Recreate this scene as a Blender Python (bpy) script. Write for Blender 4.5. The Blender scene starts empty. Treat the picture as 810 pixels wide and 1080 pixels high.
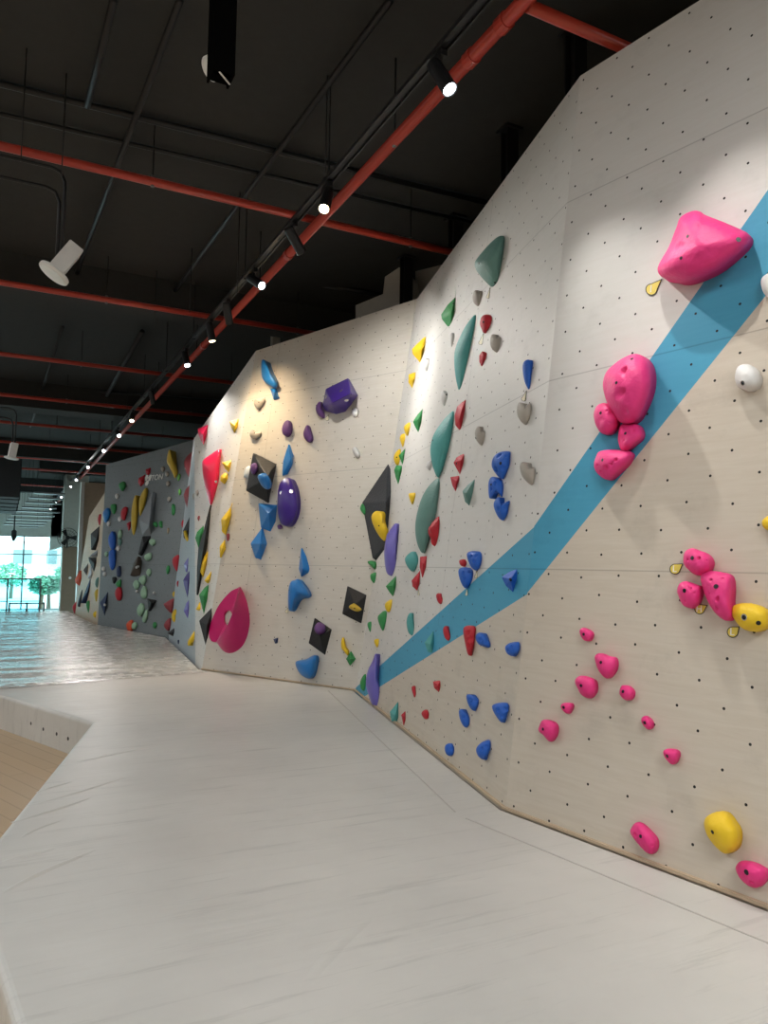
import bpy, bmesh, math, random
import numpy as np
from mathutils import Vector, Matrix
from mathutils.bvhtree import BVHTree
random.seed(7)
S = bpy.context.scene
COL = S.collection

# ------------------------------------------------------------------ camera
F = 790.0
H = 1.5
def nv(v):
    v = np.array(v, float); return v / np.linalg.norm(v)
_Y = nv((5 - 405, -(590 - 540), -F))
_X = np.array((1950 - 405, -(620 - 540), -F), float)
_X = nv(_X - _Y * _X.dot(_Y))
_Z = np.cross(_X, _Y)
ROT = np.array([_X, _Y, _Z])
EYE = Vector((0, 0, H))
def ray(px, py):
    return Vector(ROT @ nv((px - 405, -(py - 540), -F)))
def atz(px, py, z):
    d = ray(px, py); return EYE + d * ((z - H) / d.z)
def aty(px, py, y):
    d = ray(px, py); return EYE + d * (y / d.y)
def atx(px, py, x):
    d = ray(px, py); return EYE + d * (x / d.x)
def onplane(px, py, P, n):
    d = ray(px, py); return EYE + d * ((P - EYE).dot(n) / d.dot(n))
cam_d = bpy.data.cameras.new('camera')
cam = bpy.data.objects.new('camera', cam_d); COL.objects.link(cam)
cam_d.sensor_fit = 'VERTICAL'; cam_d.sensor_height = 36.0; cam_d.lens = 36.0 * F / 1080.0
cam_d.clip_start = 0.05; cam_d.clip_end = 300
M4 = Matrix([[float(ROT[i][j]) for j in range(3)] for i in range(3)]).to_4x4()
M4.translation = EYE
cam.matrix_world = M4
S.camera = cam

# ------------------------------------------------------------------ materials
def newmat(name):
    m = bpy.data.materials.new(name); m.use_nodes = True
    nt = m.node_tree; b = nt.nodes['Principled BSDF']
    return m, nt, b
def N(nt, t, **kw):
    n = nt.nodes.new(t)
    for k, v in kw.items():
        if k in n.inputs: n.inputs[k].default_value = v
        else: setattr(n, k, v)
    return n
def L(nt, a, b): nt.links.new(a, b)
def mathn(nt, op, a, b=None, c=None):
    n = nt.nodes.new('ShaderNodeMath'); n.operation = op
    for i, v in enumerate((a, b, c)):
        if v is None: continue
        if isinstance(v, (int, float)): n.inputs[i].default_value = v
        else: nt.links.new(v, n.inputs[i])
    return n.outputs[0]
def mixc(nt, f, a, b, blend='MIX'):
    n = nt.nodes.new('ShaderNodeMix'); n.data_type = 'RGBA'; n.blend_type = blend
    for i, v in ((0, f), (6, a), (7, b)):
        if isinstance(v, (int, float)): n.inputs[i].default_value = v
        elif isinstance(v, tuple): n.inputs[i].default_value = (*v[:3], 1)
        else: nt.links.new(v, n.inputs[i])
    return n.outputs[2]
def simple(name, col, rough=0.5, metal=0.0, var=0.08, bump=0.0, bscale=60, spec=0.5):
    m, nt, b = newmat(name)
    tc = N(nt, 'ShaderNodeTexCoord')
    nz = N(nt, 'ShaderNodeTexNoise', Scale=9.0, Detail=4.0); L(nt, tc.outputs['Object'], nz.inputs['Vector'])
    dark = tuple(c * (1 - var * 2) for c in col); light = tuple(min(1, c * (1 + var)) for c in col)
    L(nt, mixc(nt, nz.outputs['Fac'], dark, light), b.inputs['Base Color'])
    b.inputs['Roughness'].default_value = rough; b.inputs['Metallic'].default_value = metal
    b.inputs['Specular IOR Level'].default_value = spec
    if bump:
        n2 = N(nt, 'ShaderNodeTexNoise', Scale=float(bscale), Detail=3.0); L(nt, tc.outputs['Object'], n2.inputs['Vector'])
        bp = N(nt, 'ShaderNodeBump', Strength=bump, Distance=0.01); L(nt, n2.outputs['Fac'], bp.inputs['Height'])
        L(nt, bp.outputs['Normal'], b.inputs['Normal'])
    return m
def emit(name, col, strength):
    m, nt, b = newmat(name)
    b.inputs['Base Color'].default_value = (*col, 1)
    b.inputs['Emission Color'].default_value = (*col, 1); b.inputs['Emission Strength'].default_value = strength
    return m
def panel(name, base, grain, grainamt, scuff, holes=0.04, rough=0.55, seams=True, dark=(0.012, 0.011, 0.01)):
    """bouldering wall plywood: wood grain, chalk scuffs, a diagonal grid of T-nut holes and panel joints, all in wall metres (UV)"""
    m, nt, b = newmat(name)
    uv = N(nt, 'ShaderNodeUVMap'); uv.uv_map = 'wall'
    mp = N(nt, 'ShaderNodeMapping'); mp.inputs['Scale'].default_value = (1.2, 14.0, 1); L(nt, uv.outputs[0], mp.inputs[0])
    g = N(nt, 'ShaderNodeTexNoise', Scale=2.2, Detail=6.0, Roughness=0.65, Distortion=0.6); L(nt, mp.outputs[0], g.inputs['Vector'])
    r1 = N(nt, 'ShaderNodeMapRange'); r1.inputs['From Min'].default_value = 0.35; r1.inputs['From Max'].default_value = 0.7
    L(nt, g.outputs['Fac'], r1.inputs['Value'])
    c = mixc(nt, mathn(nt, 'MULTIPLY', r1.outputs[0], grainamt), base, grain)
    s1 = N(nt, 'ShaderNodeTexNoise', Scale=2.3, Detail=7.0, Roughness=0.7); L(nt, uv.outputs[0], s1.inputs['Vector'])
    r2 = N(nt, 'ShaderNodeMapRange'); r2.inputs['From Min'].default_value = 0.54; r2.inputs['From Max'].default_value = 0.75
    L(nt, s1.outputs['Fac'], r2.inputs['Value'])
    sc = tuple(x * 0.62 for x in base)
    c = mixc(nt, mathn(nt, 'MULTIPLY', r2.outputs[0], scuff), c, sc)
    if seams:
        sp = N(nt, 'ShaderNodeSeparateXYZ'); L(nt, uv.outputs[0], sp.inputs[0])
        f = None
        for out, per, off, w in ((sp.outputs[1], 1.25, 0.25, 0.004), (sp.outputs[0], 2.44, 0.0, 0.004)):
            a = mathn(nt, 'SUBTRACT', out, off); a = mathn(nt, 'DIVIDE', a, per); fr = mathn(nt, 'FRACT', a)
            d = mathn(nt, 'ABSOLUTE', mathn(nt, 'SUBTRACT', fr, 0.5))
            k = mathn(nt, 'GREATER_THAN', d, 0.5 - w / per)
            f = k if f is None else mathn(nt, 'MAXIMUM', f, k)
        f = mathn(nt, 'MULTIPLY', f, mathn(nt, 'GREATER_THAN', sp.outputs[1], 1.0))
        c = mixc(nt, mathn(nt, 'MULTIPLY', f, 0.38), c, tuple(x * 0.3 for x in base))
    if holes:
        mh = N(nt, 'ShaderNodeMapping'); mh.inputs['Rotation'].default_value = (0, 0, math.radians(45)); mh.inputs['Scale'].default_value = (1 / 0.186,) * 3
        mh.inputs['Location'].default_value = (0.3, 0.1, 0)
        L(nt, uv.outputs[0], mh.inputs[0])
        vo = N(nt, 'ShaderNodeTexVoronoi', Scale=1.0, Randomness=0.16); vo.voronoi_dimensions = '2D'; L(nt, mh.outputs[0], vo.inputs['Vector'])
        k = mathn(nt, 'LESS_THAN', vo.outputs['Distance'], holes)
        c = mixc(nt, k, c, dark)
    L(nt, c, b.inputs['Base Color'])
    b.inputs['Roughness'].default_value = rough; b.inputs['Specular IOR Level'].default_value = 0.3
    bp = N(nt, 'ShaderNodeBump', Strength=0.12, Distance=0.004); L(nt, g.outputs['Fac'], bp.inputs['Height']); L(nt, bp.outputs['Normal'], b.inputs['Normal'])
    return m
MAT = {}
MAT['ply'] = panel('raw_plywood', (0.58, 0.515, 0.43), (0.50, 0.425, 0.335), 0.55, 0.45)
MAT['white_ply'] = panel('white_painted_plywood', (0.65, 0.635, 0.605), (0.59, 0.565, 0.52), 0.4, 0.3)
MAT['pale_ply'] = panel('whitewashed_plywood', (0.61, 0.575, 0.515), (0.53, 0.48, 0.41), 0.55, 0.35)
MAT['stripe'] = panel('blue_painted_plywood', (0.062, 0.31, 0.47), (0.075, 0.34, 0.50), 0.5, 0.3)
MAT['grey_ply'] = panel('grey_painted_plywood', (0.20, 0.225, 0.235), (0.17, 0.19, 0.20), 0.5, 0.3)
MAT['light_grey_ply'] = panel('light_grey_painted_plywood', (0.42, 0.47, 0.51), (0.36, 0.4, 0.43), 0.5, 0.3)
MAT['tan_ply'] = panel('tan_plywood', (0.62, 0.48, 0.34), (0.5, 0.37, 0.25), 0.6, 0.3)

PAL = dict(pink=(0.80, 0.035, 0.22), magenta=(0.52, 0.012, 0.14), yellow=(0.83, 0.55, 0.018), teal=(0.085, 0.36, 0.34), sage=(0.13, 0.27, 0.235), green=(0.035, 0.27, 0.075),
           red=(0.50, 0.016, 0.03), hotred=(0.85, 0.02, 0.09), blue=(0.015, 0.11, 0.50), azure=(0.016, 0.18, 0.52), purple=(0.05, 0.018, 0.24), plum=(0.13, 0.05, 0.2), lilac=(0.17, 0.14, 0.5),
           beige=(0.40, 0.36, 0.31), white=(0.72, 0.71, 0.69), black=(0.011, 0.0115, 0.013), slate=(0.03, 0.034, 0.042), mint=(0.33, 0.52, 0.36), maroon=(0.33, 0.05, 0.06),
           grey=(0.25, 0.27, 0.29), brown=(0.07, 0.05, 0.035), navy=(0.02, 0.04, 0.11), orange=(0.7, 0.09, 0.03), gold=(0.62, 0.42, 0.04), pale=(0.62, 0.68, 0.72), lime=(0.2, 0.55, 0.12), tan=(0.40, 0.31, 0.2))
for k, v in PAL.items():
    gl = k in ('magenta', 'azure', 'purple', 'hotred', 'lilac')
    MAT[k] = simple('polyurethane_' + k, v, 0.32 if gl else 0.55, var=0.07, bump=0.12 if gl else 0.45, bscale=25 if gl else 38, spec=0.4)
MAT['bolt'] = simple('dark_steel', (0.012, 0.012, 0.013), 0.5, 0.4)
MAT['chrome'] = simple('bright_washer', (0.75, 0.75, 0.76), 0.25, 0.9)
MAT['tagyellow'] = simple('yellow_tag_card', (0.78, 0.62, 0.10), 0.5)
MAT['tagpale'] = simple('pale_tag_card', (0.72, 0.66, 0.45), 0.5)
MAT['tagwhite'] = simple('white_print', (0.85, 0.84, 0.8), 0.5)
MAT['ink'] = simple('black_print', (0.02, 0.02, 0.02), 0.5)
MAT['blackmetal'] = simple('black_painted_metal', (0.016, 0.016, 0.017), 0.45, 0.3)
MAT['greymetal'] = simple('grey_painted_metal', (0.18, 0.18, 0.18), 0.4, 0.6)
MAT['redpipe'] = simple('red_painted_pipe', (0.46, 0.05, 0.03), 0.28, 0.0, bump=0.05)
MAT['whiteplastic'] = simple('white_enamel', (0.74, 0.73, 0.70), 0.4)
MAT['ceil'] = simple('black_sprayed_concrete', (0.040, 0.040, 0.038), 0.85, bump=0.3, bscale=8, spec=0.2)
MAT['darkwall'] = simple('black_painted_wall', (0.03, 0.03, 0.032), 0.9)
MAT['plaster'] = simple('grey_plaster', (0.50, 0.49, 0.46), 0.8)
MAT['column'] = simple('painted_column', (0.42, 0.42, 0.38), 0.7)
MAT['brownbox'] = simple('brown_laminate', (0.20, 0.145, 0.10), 0.5)
MAT['trim'] = simple('plywood_edge', (0.52, 0.40, 0.27), 0.6)
MAT['frame'] = simple('grey_window_frame', (0.16, 0.21, 0.22), 0.4, 0.5)
MAT['leaf'] = simple('green_leaves', (0.14, 0.36, 0.24), 0.7, var=0.3)
MAT['bark'] = simple('bark', (0.12, 0.09, 0.06), 0.9)
MAT['pave'] = simple('pale_paving', (0.5, 0.52, 0.52), 0.8)
MAT['lamp_cool'] = emit('cool_lamp_face', (0.86, 0.93, 1.0), 14.0)
MAT['lamp_warm'] = emit('warm_lamp_face', (1.0, 0.80, 0.48), 14.0)
MAT['lamp_off'] = simple('unlit_lens', (0.05, 0.05, 0.055), 0.2)
m, nt, b = newmat('window_glass'); b.inputs['Transmission Weight'].default_value = 1; b.inputs['Roughness'].default_value = 0.0; b.inputs['IOR'].default_value = 1.02; b.inputs['Base Color'].default_value = (0.80, 0.96, 0.97, 1)
MAT['glass'] = m
m, nt, b = newmat('tinted_glass'); b.inputs['Transmission Weight'].default_value = 1; b.inputs['Roughness'].default_value = 0.0; b.inputs['IOR'].default_value = 1.02; b.inputs['Base Color'].default_value = (0.45, 0.86, 0.95, 1)
MAT['railglass'] = m
# vinyl of the landing mats
def vinyl(name, col, rough, big, det=4.0, ms=(0.16, 1.0, 1), dist=0.7):
    m, nt, b = newmat(name)
    tc = N(nt, 'ShaderNodeTexCoord')
    n1 = N(nt, 'ShaderNodeTexNoise', Scale=0.9, Detail=6.0, Roughness=0.6); L(nt, tc.outputs['Object'], n1.inputs['Vector'])
    c = mixc(nt, n1.outputs['Fac'], tuple(x * 0.76 for x in col), tuple(x * 1.14 for x in col))
    mp = N(nt, 'ShaderNodeMapping'); mp.inputs['Rotation'].default_value = (0, 0, math.radians(25)); mp.inputs['Scale'].default_value = (0.7, 9, 1); L(nt, tc.outputs['Object'], mp.inputs[0])
    n2 = N(nt, 'ShaderNodeTexNoise', Scale=1.6, Detail=7.0, Roughness=0.7); L(nt, mp.outputs[0], n2.inputs['Vector'])
    r = N(nt, 'ShaderNodeMapRange'); r.inputs['From Min'].default_value = 0.55; r.inputs['From Max'].default_value = 0.74; L(nt, n2.outputs['Fac'], r.inputs['Value'])
    c = mixc(nt, mathn(nt, 'MULTIPLY', r.outputs[0], 0.6), c, tuple(x * 0.55 for x in col))
    L(nt, c, b.inputs['Base Color'])
    n3 = N(nt, 'ShaderNodeTexNoise', Scale=5.0, Detail=3.0); L(nt, tc.outputs['Object'], n3.inputs['Vector'])
    rr = N(nt, 'ShaderNodeMapRange'); rr.inputs['To Min'].default_value = rough - 0.08; rr.inputs['To Max'].default_value = rough + 0.1
    L(nt, n3.outputs['Fac'], rr.inputs['Value']); L(nt, rr.outputs[0], b.inputs['Roughness'])
    # soft creases across the mat
    mw = N(nt, 'ShaderNodeMapping'); mw.inputs['Rotation'].default_value = (0, 0, math.radians(-8)); mw.inputs['Scale'].default_value = ms; L(nt, tc.outputs['Object'], mw.inputs[0])
    n4 = N(nt, 'ShaderNodeTexNoise', Scale=3.2, Detail=det, Roughness=0.5, Distortion=dist); L(nt, mw.outputs[0], n4.inputs['Vector'])
    n5 = N(nt, 'ShaderNodeTexNoise', Scale=1.1, Detail=2.0); L(nt, tc.outputs['Object'], n5.inputs['Vector'])
    hh = mathn(nt, 'ADD', mathn(nt, 'MULTIPLY', n4.outputs['Fac'], 1.0), mathn(nt, 'MULTIPLY', n5.outputs['Fac'], 0.6))
    bp = N(nt, 'ShaderNodeBump', Strength=0.5, Distance=big); L(nt, hh, bp.inputs['Height']); L(nt, bp.outputs['Normal'], b.inputs['Normal'])
    b.inputs['Specular IOR Level'].default_value = 0.5
    return m
MAT['mat_near'] = vinyl('grey_vinyl', (0.61, 0.59, 0.55), 0.40, 0.03)
MAT['mat_far'] = vinyl('glossy_grey_vinyl', (0.60, 0.585, 0.55), 0.26, 0.12, 1.5, (0.06, 0.55, 1), 0.25)
def wood_floor():
    m, nt, b = newmat('oak_floor')
    tc = N(nt, 'ShaderNodeTexCoord')
    mp = N(nt, 'ShaderNodeMapping'); mp.inputs['Rotation'].default_value = (0, 0, math.radians(68)); mp.inputs['Scale'].default_value = (0.4, 0.4, 1); L(nt, tc.outputs['Object'], mp.inputs[0])
    br = N(nt, 'ShaderNodeTexBrick', Scale=1.0); br.inputs['Color1'].default_value = (0.50, 0.36, 0.22, 1); br.inputs['Color2'].default_value = (0.46, 0.33, 0.20, 1); br.inputs['Mortar'].default_value = (0.36, 0.25, 0.15, 1)
    br.inputs['Mortar Size'].default_value = 0.003; br.inputs['Brick Width'].default_value = 0.9; br.inputs['Row Height'].default_value = 0.06
    L(nt, mp.outputs[0], br.inputs['Vector'])
    nz = N(nt, 'ShaderNodeTexNoise', Scale=4.0, Detail=5.0); L(nt, mp.outputs[0], nz.inputs['Vector'])
    L(nt, mixc(nt, mathn(nt, 'MULTIPLY', nz.outputs['Fac'], 0.5), br.outputs[0], (0.56, 0.42, 0.27)), b.inputs['Base Color'])
    b.inputs['Roughness'].default_value = 0.4
    return m
MAT['oak'] = wood_floor()

# ------------------------------------------------------------------ mesh helpers
def obj(name, bm, mat, parent=None, smooth=False, loc=None):
    me = bpy.data.meshes.new(name)
    if loc is not None: bmesh.ops.translate(bm, verts=bm.verts, vec=-Vector(loc))
    bm.to_mesh(me); bm.free()
    for mm in (mat if isinstance(mat, (list, tuple)) else [mat]): me.materials.append(MAT[mm] if isinstance(mm, str) else mm)
    if smooth:
        for p in me.polygons: p.use_smooth = True
    o = bpy.data.objects.new(name, me); COL.objects.link(o)
    if loc is not None: o.location = loc
    if parent is not None:
        o.parent = parent
        if loc is None: o.matrix_parent_inverse = Matrix.Translation(-parent.location) if parent.rotation_euler.to_quaternion().angle < 1e-6 else parent.matrix_basis.inverted()
        else: o.location = Vector(loc) - parent.location
    return o
def tag(o, label, cat, group=None, kind=None):
    o['label'] = label; o['category'] = cat
    if group: o['group'] = group
    if kind: o['kind'] = kind
    return o
def thing(name, loc, label, cat, group=None):
    o = bpy.data.objects.new(name, None); COL.objects.link(o); o.location = loc; o.empty_display_size = 0.1
    return tag(o, label, cat, group)
def struct(o, label=None):
    o['kind'] = 'structure'
    if label: o['label'] = label
    return o
def box(bm, lo, hi):
    vs = [bm.verts.new((x, y, z)) for x in (lo[0], hi[0]) for y in (lo[1], hi[1]) for z in (lo[2], hi[2])]
    for f in ((0, 1, 3, 2), (4, 6, 7, 5), (0, 4, 5, 1), (2, 3, 7, 6), (0, 2, 6, 4), (1, 5, 7, 3)): bm.faces.new([vs[i] for i in f])
    return vs
def basis(d):
    d = Vector(d).normalized()
    a = Vector((0, 0, 1)) if abs(d.z) < 0.9 else Vector((1, 0, 0))
    u = d.cross(a).normalized(); return u, d.cross(u).normalized(), d
def tube(bm, pts, r, seg=10, caps=True):
    pts = [Vector(p) for p in pts]; rings = []
    for i, p in enumerate(pts):
        d = (pts[min(i + 1, len(pts) - 1)] - pts[max(i - 1, 0)])
        u, v, _ = basis(d)
        if rings:   # keep the frame from flipping
            dn = d.normalized(); u = (pu - dn * pu.dot(dn)).normalized(); v = (pv - dn * pv.dot(dn) - u * pv.dot(u)).normalized()
        pu, pv = u, v
        rr = r[i] if isinstance(r, (list, tuple)) else r
        rings.append([bm.verts.new(p + (u * math.cos(2 * math.pi * k / seg) + v * math.sin(2 * math.pi * k / seg)) * rr) for k in range(seg)])
    for a, b_ in zip(rings, rings[1:]):
        for k in range(seg): bm.faces.new((a[k], a[(k + 1) % seg], b_[(k + 1) % seg], b_[k]))
    if caps:
        bm.faces.new(rings[0][::-1]); bm.faces.new(rings[-1])
def bar(bm, a, b_, w, h, up=(0, 0, 1)):
    a = Vector(a); b_ = Vector(b_); d = (b_ - a).normalized(); up = Vector(up)
    s = d.cross(up).normalized() * w / 2; t = s.cross(d).normalized() * h / 2
    q = [bm.verts.new(p + i * s + j * t) for p in (a, b_) for i, j in ((-1, -1), (1, -1), (1, 1), (-1, 1))]
    bm.faces.new(q[0:4][::-1]); bm.faces.new(q[4:8])
    for k in range(4): bm.faces.new((q[k], q[(k + 1) % 4], q[4 + (k + 1) % 4], q[4 + k]))
def prism(bm, pts, z0, z1):
    lo = [bm.verts.new((p[0], p[1], z0)) for p in pts]; hi = [bm.verts.new((p[0], p[1], z1)) for p in pts]
    n = len(pts)
    top = bm.faces.new(hi); bm.faces.new(lo[::-1])
    for k in range(n): bm.faces.new((lo[k], lo[(k + 1) % n], hi[(k + 1) % n], hi[k]))
    return top
def fixn(bm): bmesh.ops.recalc_face_normals(bm, faces=bm.faces)

# ------------------------------------------------------------------ the bouldering walls
Zf = 0.0
rE = atz(808, 956, 0); c12 = atz(533, 853, 0); c23 = atz(375, 728, 0); c34 = atz(213, 706, 0); c45 = atz(206, 697, 0); c56 = atz(178, 672, 0); c67 = atz(103, 658, 0); c78 = atz(78, 645.5, 0)
t12 = atz(612, 80, 4.9); t23 = atz(440, 315, 4.9); t34 = atz(270, 370, 4.72); t45 = aty(205, 462, 12.7); t56 = atz(204, 464, 4.2); t67 = atz(112, 490, 3.95)
dE = (rE - c12).normalized()
rX = rE + dE * 3.2
n1 = (t12 - c12).cross(dE).normalized()
tX = onplane(720, 0, c12, n1); dT = (tX - t12).normalized(); tX = t12 + dT * ((rX - c12).length)
tX.z = 4.9
def quadgrid(b0, b1, t0, t1, nu=14, nvv=12, uo=0.0, down=0.36):
    """b0->b1 along the base, t0->t1 along the top; UV in metres"""
    bm = bmesh.new(); uvl = bm.loops.layers.uv.new('wall')
    lb = (b1 - b0).length; g = []; uvs = {}
    e0 = (b1 - b0).normalized()
    for j in range(nvv + 1):
        row = []
        f = j / nvv
        for i in range(nu + 1):
            s = i / nu
            p = b0.lerp(b1, s).lerp(t0.lerp(t1, s), f)
            v = bm.verts.new(p); row.append(v)
            uvs[v] = (uo + (p - b0).dot(e0), f * (t0.lerp(t1, s) - b0.lerp(b1, s)).length)
        g.append(row)
    low = []
    for i in range(nu + 1):
        v = bm.verts.new(g[0][i].co + Vector((0, 0, -down))); low.append(v); uvs[v] = (uvs[g[0][i]][0], -down)
    g = [low] + g
    for j in range(len(g) - 1):
        for i in range(nu): 
            f = bm.faces.new((g[j][i], g[j][i + 1], g[j + 1][i + 1], g[j + 1][i]))
            for lp in f.loops: lp[uvl].uv = uvs[lp.vert]
    for f in bm.faces:
        f.normal_update()
        if f.normal.dot(EYE - f.calc_center_median()) < 0: f.normal_flip()
    return bm
def cut(bm, pa, pb):
    """cut along the plane through two marks on the wall and the eye point used for surveying; returns signed-distance test"""
    n = ray(*pa).cross(ray(*pb)).normalized()
    bmesh.ops.bisect_plane(bm, geom=bm.verts[:] + bm.edges[:] + bm.faces[:], plane_co=EYE, plane_no=n, dist=1e-5)
    return lambda c: (c - EYE).dot(n)
WALLS = []
def wall(name, bm, mats, label, zones=None):
    if zones:
        up, lo = [cut(bm, *z) for z in zones]
        sgn = 1 if up(EYE + ray(600, 200) * 5) > 0 else -1
        for f in bm.faces:
            c = f.calc_center_median()
            f.material_index = 0 if up(c) * sgn > 0 else (1 if lo(c) * sgn > 0 else 2)
    tri = bm.copy(); bmesh.ops.triangulate(tri, faces=tri.faces)
    WALLS.append((name, BVHTree.FromBMesh(tri))); tri.free()
    o = obj(name, bm, mats)
    # give the sheet its plywood thickness, backwards
    md = o.modifiers.new('thickness', 'SOLIDIFY'); md.thickness = 0.03; md.offset = -1
    return struct(o, label)
three = ['white_ply', 'stripe', 'ply']
wall('wall_right', quadgrid(rX, c12, tX, t12, 20, 12, uo=-3.2), three, 'near plywood bouldering wall with the wide blue band', [((562, 557), (810, 200)), ((554, 628), (810, 309))])
wall('wall_right_middle', quadgrid(c12, c23, t12, t23, 16, 12, uo=0.7), three, 'second bouldering wall with the blue band rising from the mat', [((371, 729), (562, 557)), ((380.5, 737), (554, 628))])
wall('wall_centre', quadgrid(c23, c34, t23, t34, 12, 12, uo=0.4), 'pale_ply', 'whitewashed bouldering wall facing along the mat')
wall('wall_centre_left', quadgrid(c34, c45, t34, t45, 8, 12, uo=0.3), 'white_ply', 'narrow white bouldering wall turning away')
wall('wall_far_middle', quadgrid(c45, c56, t45, t56, 8, 12, uo=0.3), 'light_grey_ply', 'light grey bouldering wall seen edge on')
wall('wall_far_left', quadgrid(c56, c67, t56, t67, 10, 12, uo=0.3), 'grey_ply', 'dark grey bouldering wall far down the hall')
t67b = aty(111, 519, 20.6); t78 = aty(94, 545, 23.0)
wall('wall_far', quadgrid(c67, c78, t67b, t78, 8, 10, uo=0.2), 'tan_ply', 'raw plywood bouldering wall at the far end')
def hitwall(px, py):
    d = ray(px, py); best = None
    for nme, t in WALLS:
        loc, nor, idx, dist = t.ray_cast(EYE, d)
        if loc is not None and (best is None or dist < best[2]): best = (loc, nor if nor.dot(d) < 0 else -nor, dist, nme)
    return best
# plywood edge strip along the foot of the two near walls
for i, (a, b_) in enumerate(((rX, c12), (c12, c23), (c23, c34)), 1):
    bm = bmesh.new(); inn = (b_ - a).cross(Vector((0, 0, 1))).normalized()
    if inn.dot(EYE - a) < 0: inn = -inn
    q = inn * 0.011
    bar(bm, a + q + Vector((0, 0, .008)), b_ + q + Vector((0, 0, .008)), 0.022, 0.016); fixn(bm)
    struct(obj('trim_%d' % i, bm, 'trim'))

# ------------------------------------------------------------------ climbing holds
ZN = dict(A=(615, 360, 6.75), B=(670, 200, 5.786), C=(690, 560, 6.75), D=(560, 650, 4.765), E=(650, 840, 5.0625), F=(360, 220, 3.375), G=(410, 220, 6), H=(410, 400, 7.714), I=(470, 460, 9),
          J=(430, 580, 4.504), K=(250, 370, 6), L=(250, 550, 6), M=(370, 470, 9), N=(360, 580, 6), P=(165, 440, 9), Q=(165, 560, 7.714), R=(105, 470, 9), S=(105, 570, 9), T=(70, 500, 13.5), U=(70, 580, 13.5),
          X=(540, 180, 3), Y=(210, 610, 11.571), a=(360, 480, 3.175), b=(190, 360, 3), c=(60, 430, 3.857), o=(0, 0, 1))
def px(z, s):
    x0, y0, k = ZN[z]
    out = []
    for t in s.split():
        x, y = t.split(','); out.append((x0 + float(x) / k, y0 + float(y) / k))
    return out
def smoothpoly(p, per=4):
    n = len(p); out = []
    for i in range(n):
        a, b_, c, d = (np.array(p[(i + k - 1) % n]) for k in range(4))
        for j in range(per):
            t = j / per
            out.append(tuple(0.5 * (2 * b_ + (c - a) * t + (2 * a - 5 * b_ + 4 * c - d) * t * t + (3 * b_ - a - 3 * c + d) * t ** 3)))
    return out
HOLDS = {}
def bolt_on(o, bvh, pxy, r, mat='bolt', name='bolt_hole', lab=None):
    d = ray(*pxy); loc, nor, i, dist = bvh.ray_cast(EYE, d)
    if loc is None: return
    if nor.dot(d) > 0: nor = -nor
    bm = bmesh.new()
    tube(bm, [loc - nor * 0.012, loc + nor * (0.0022 if mat == 'bolt' else 0.001)], r, 12)
    c = obj(name, bm, mat, o)
    if lab: c['label'] = lab
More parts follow.
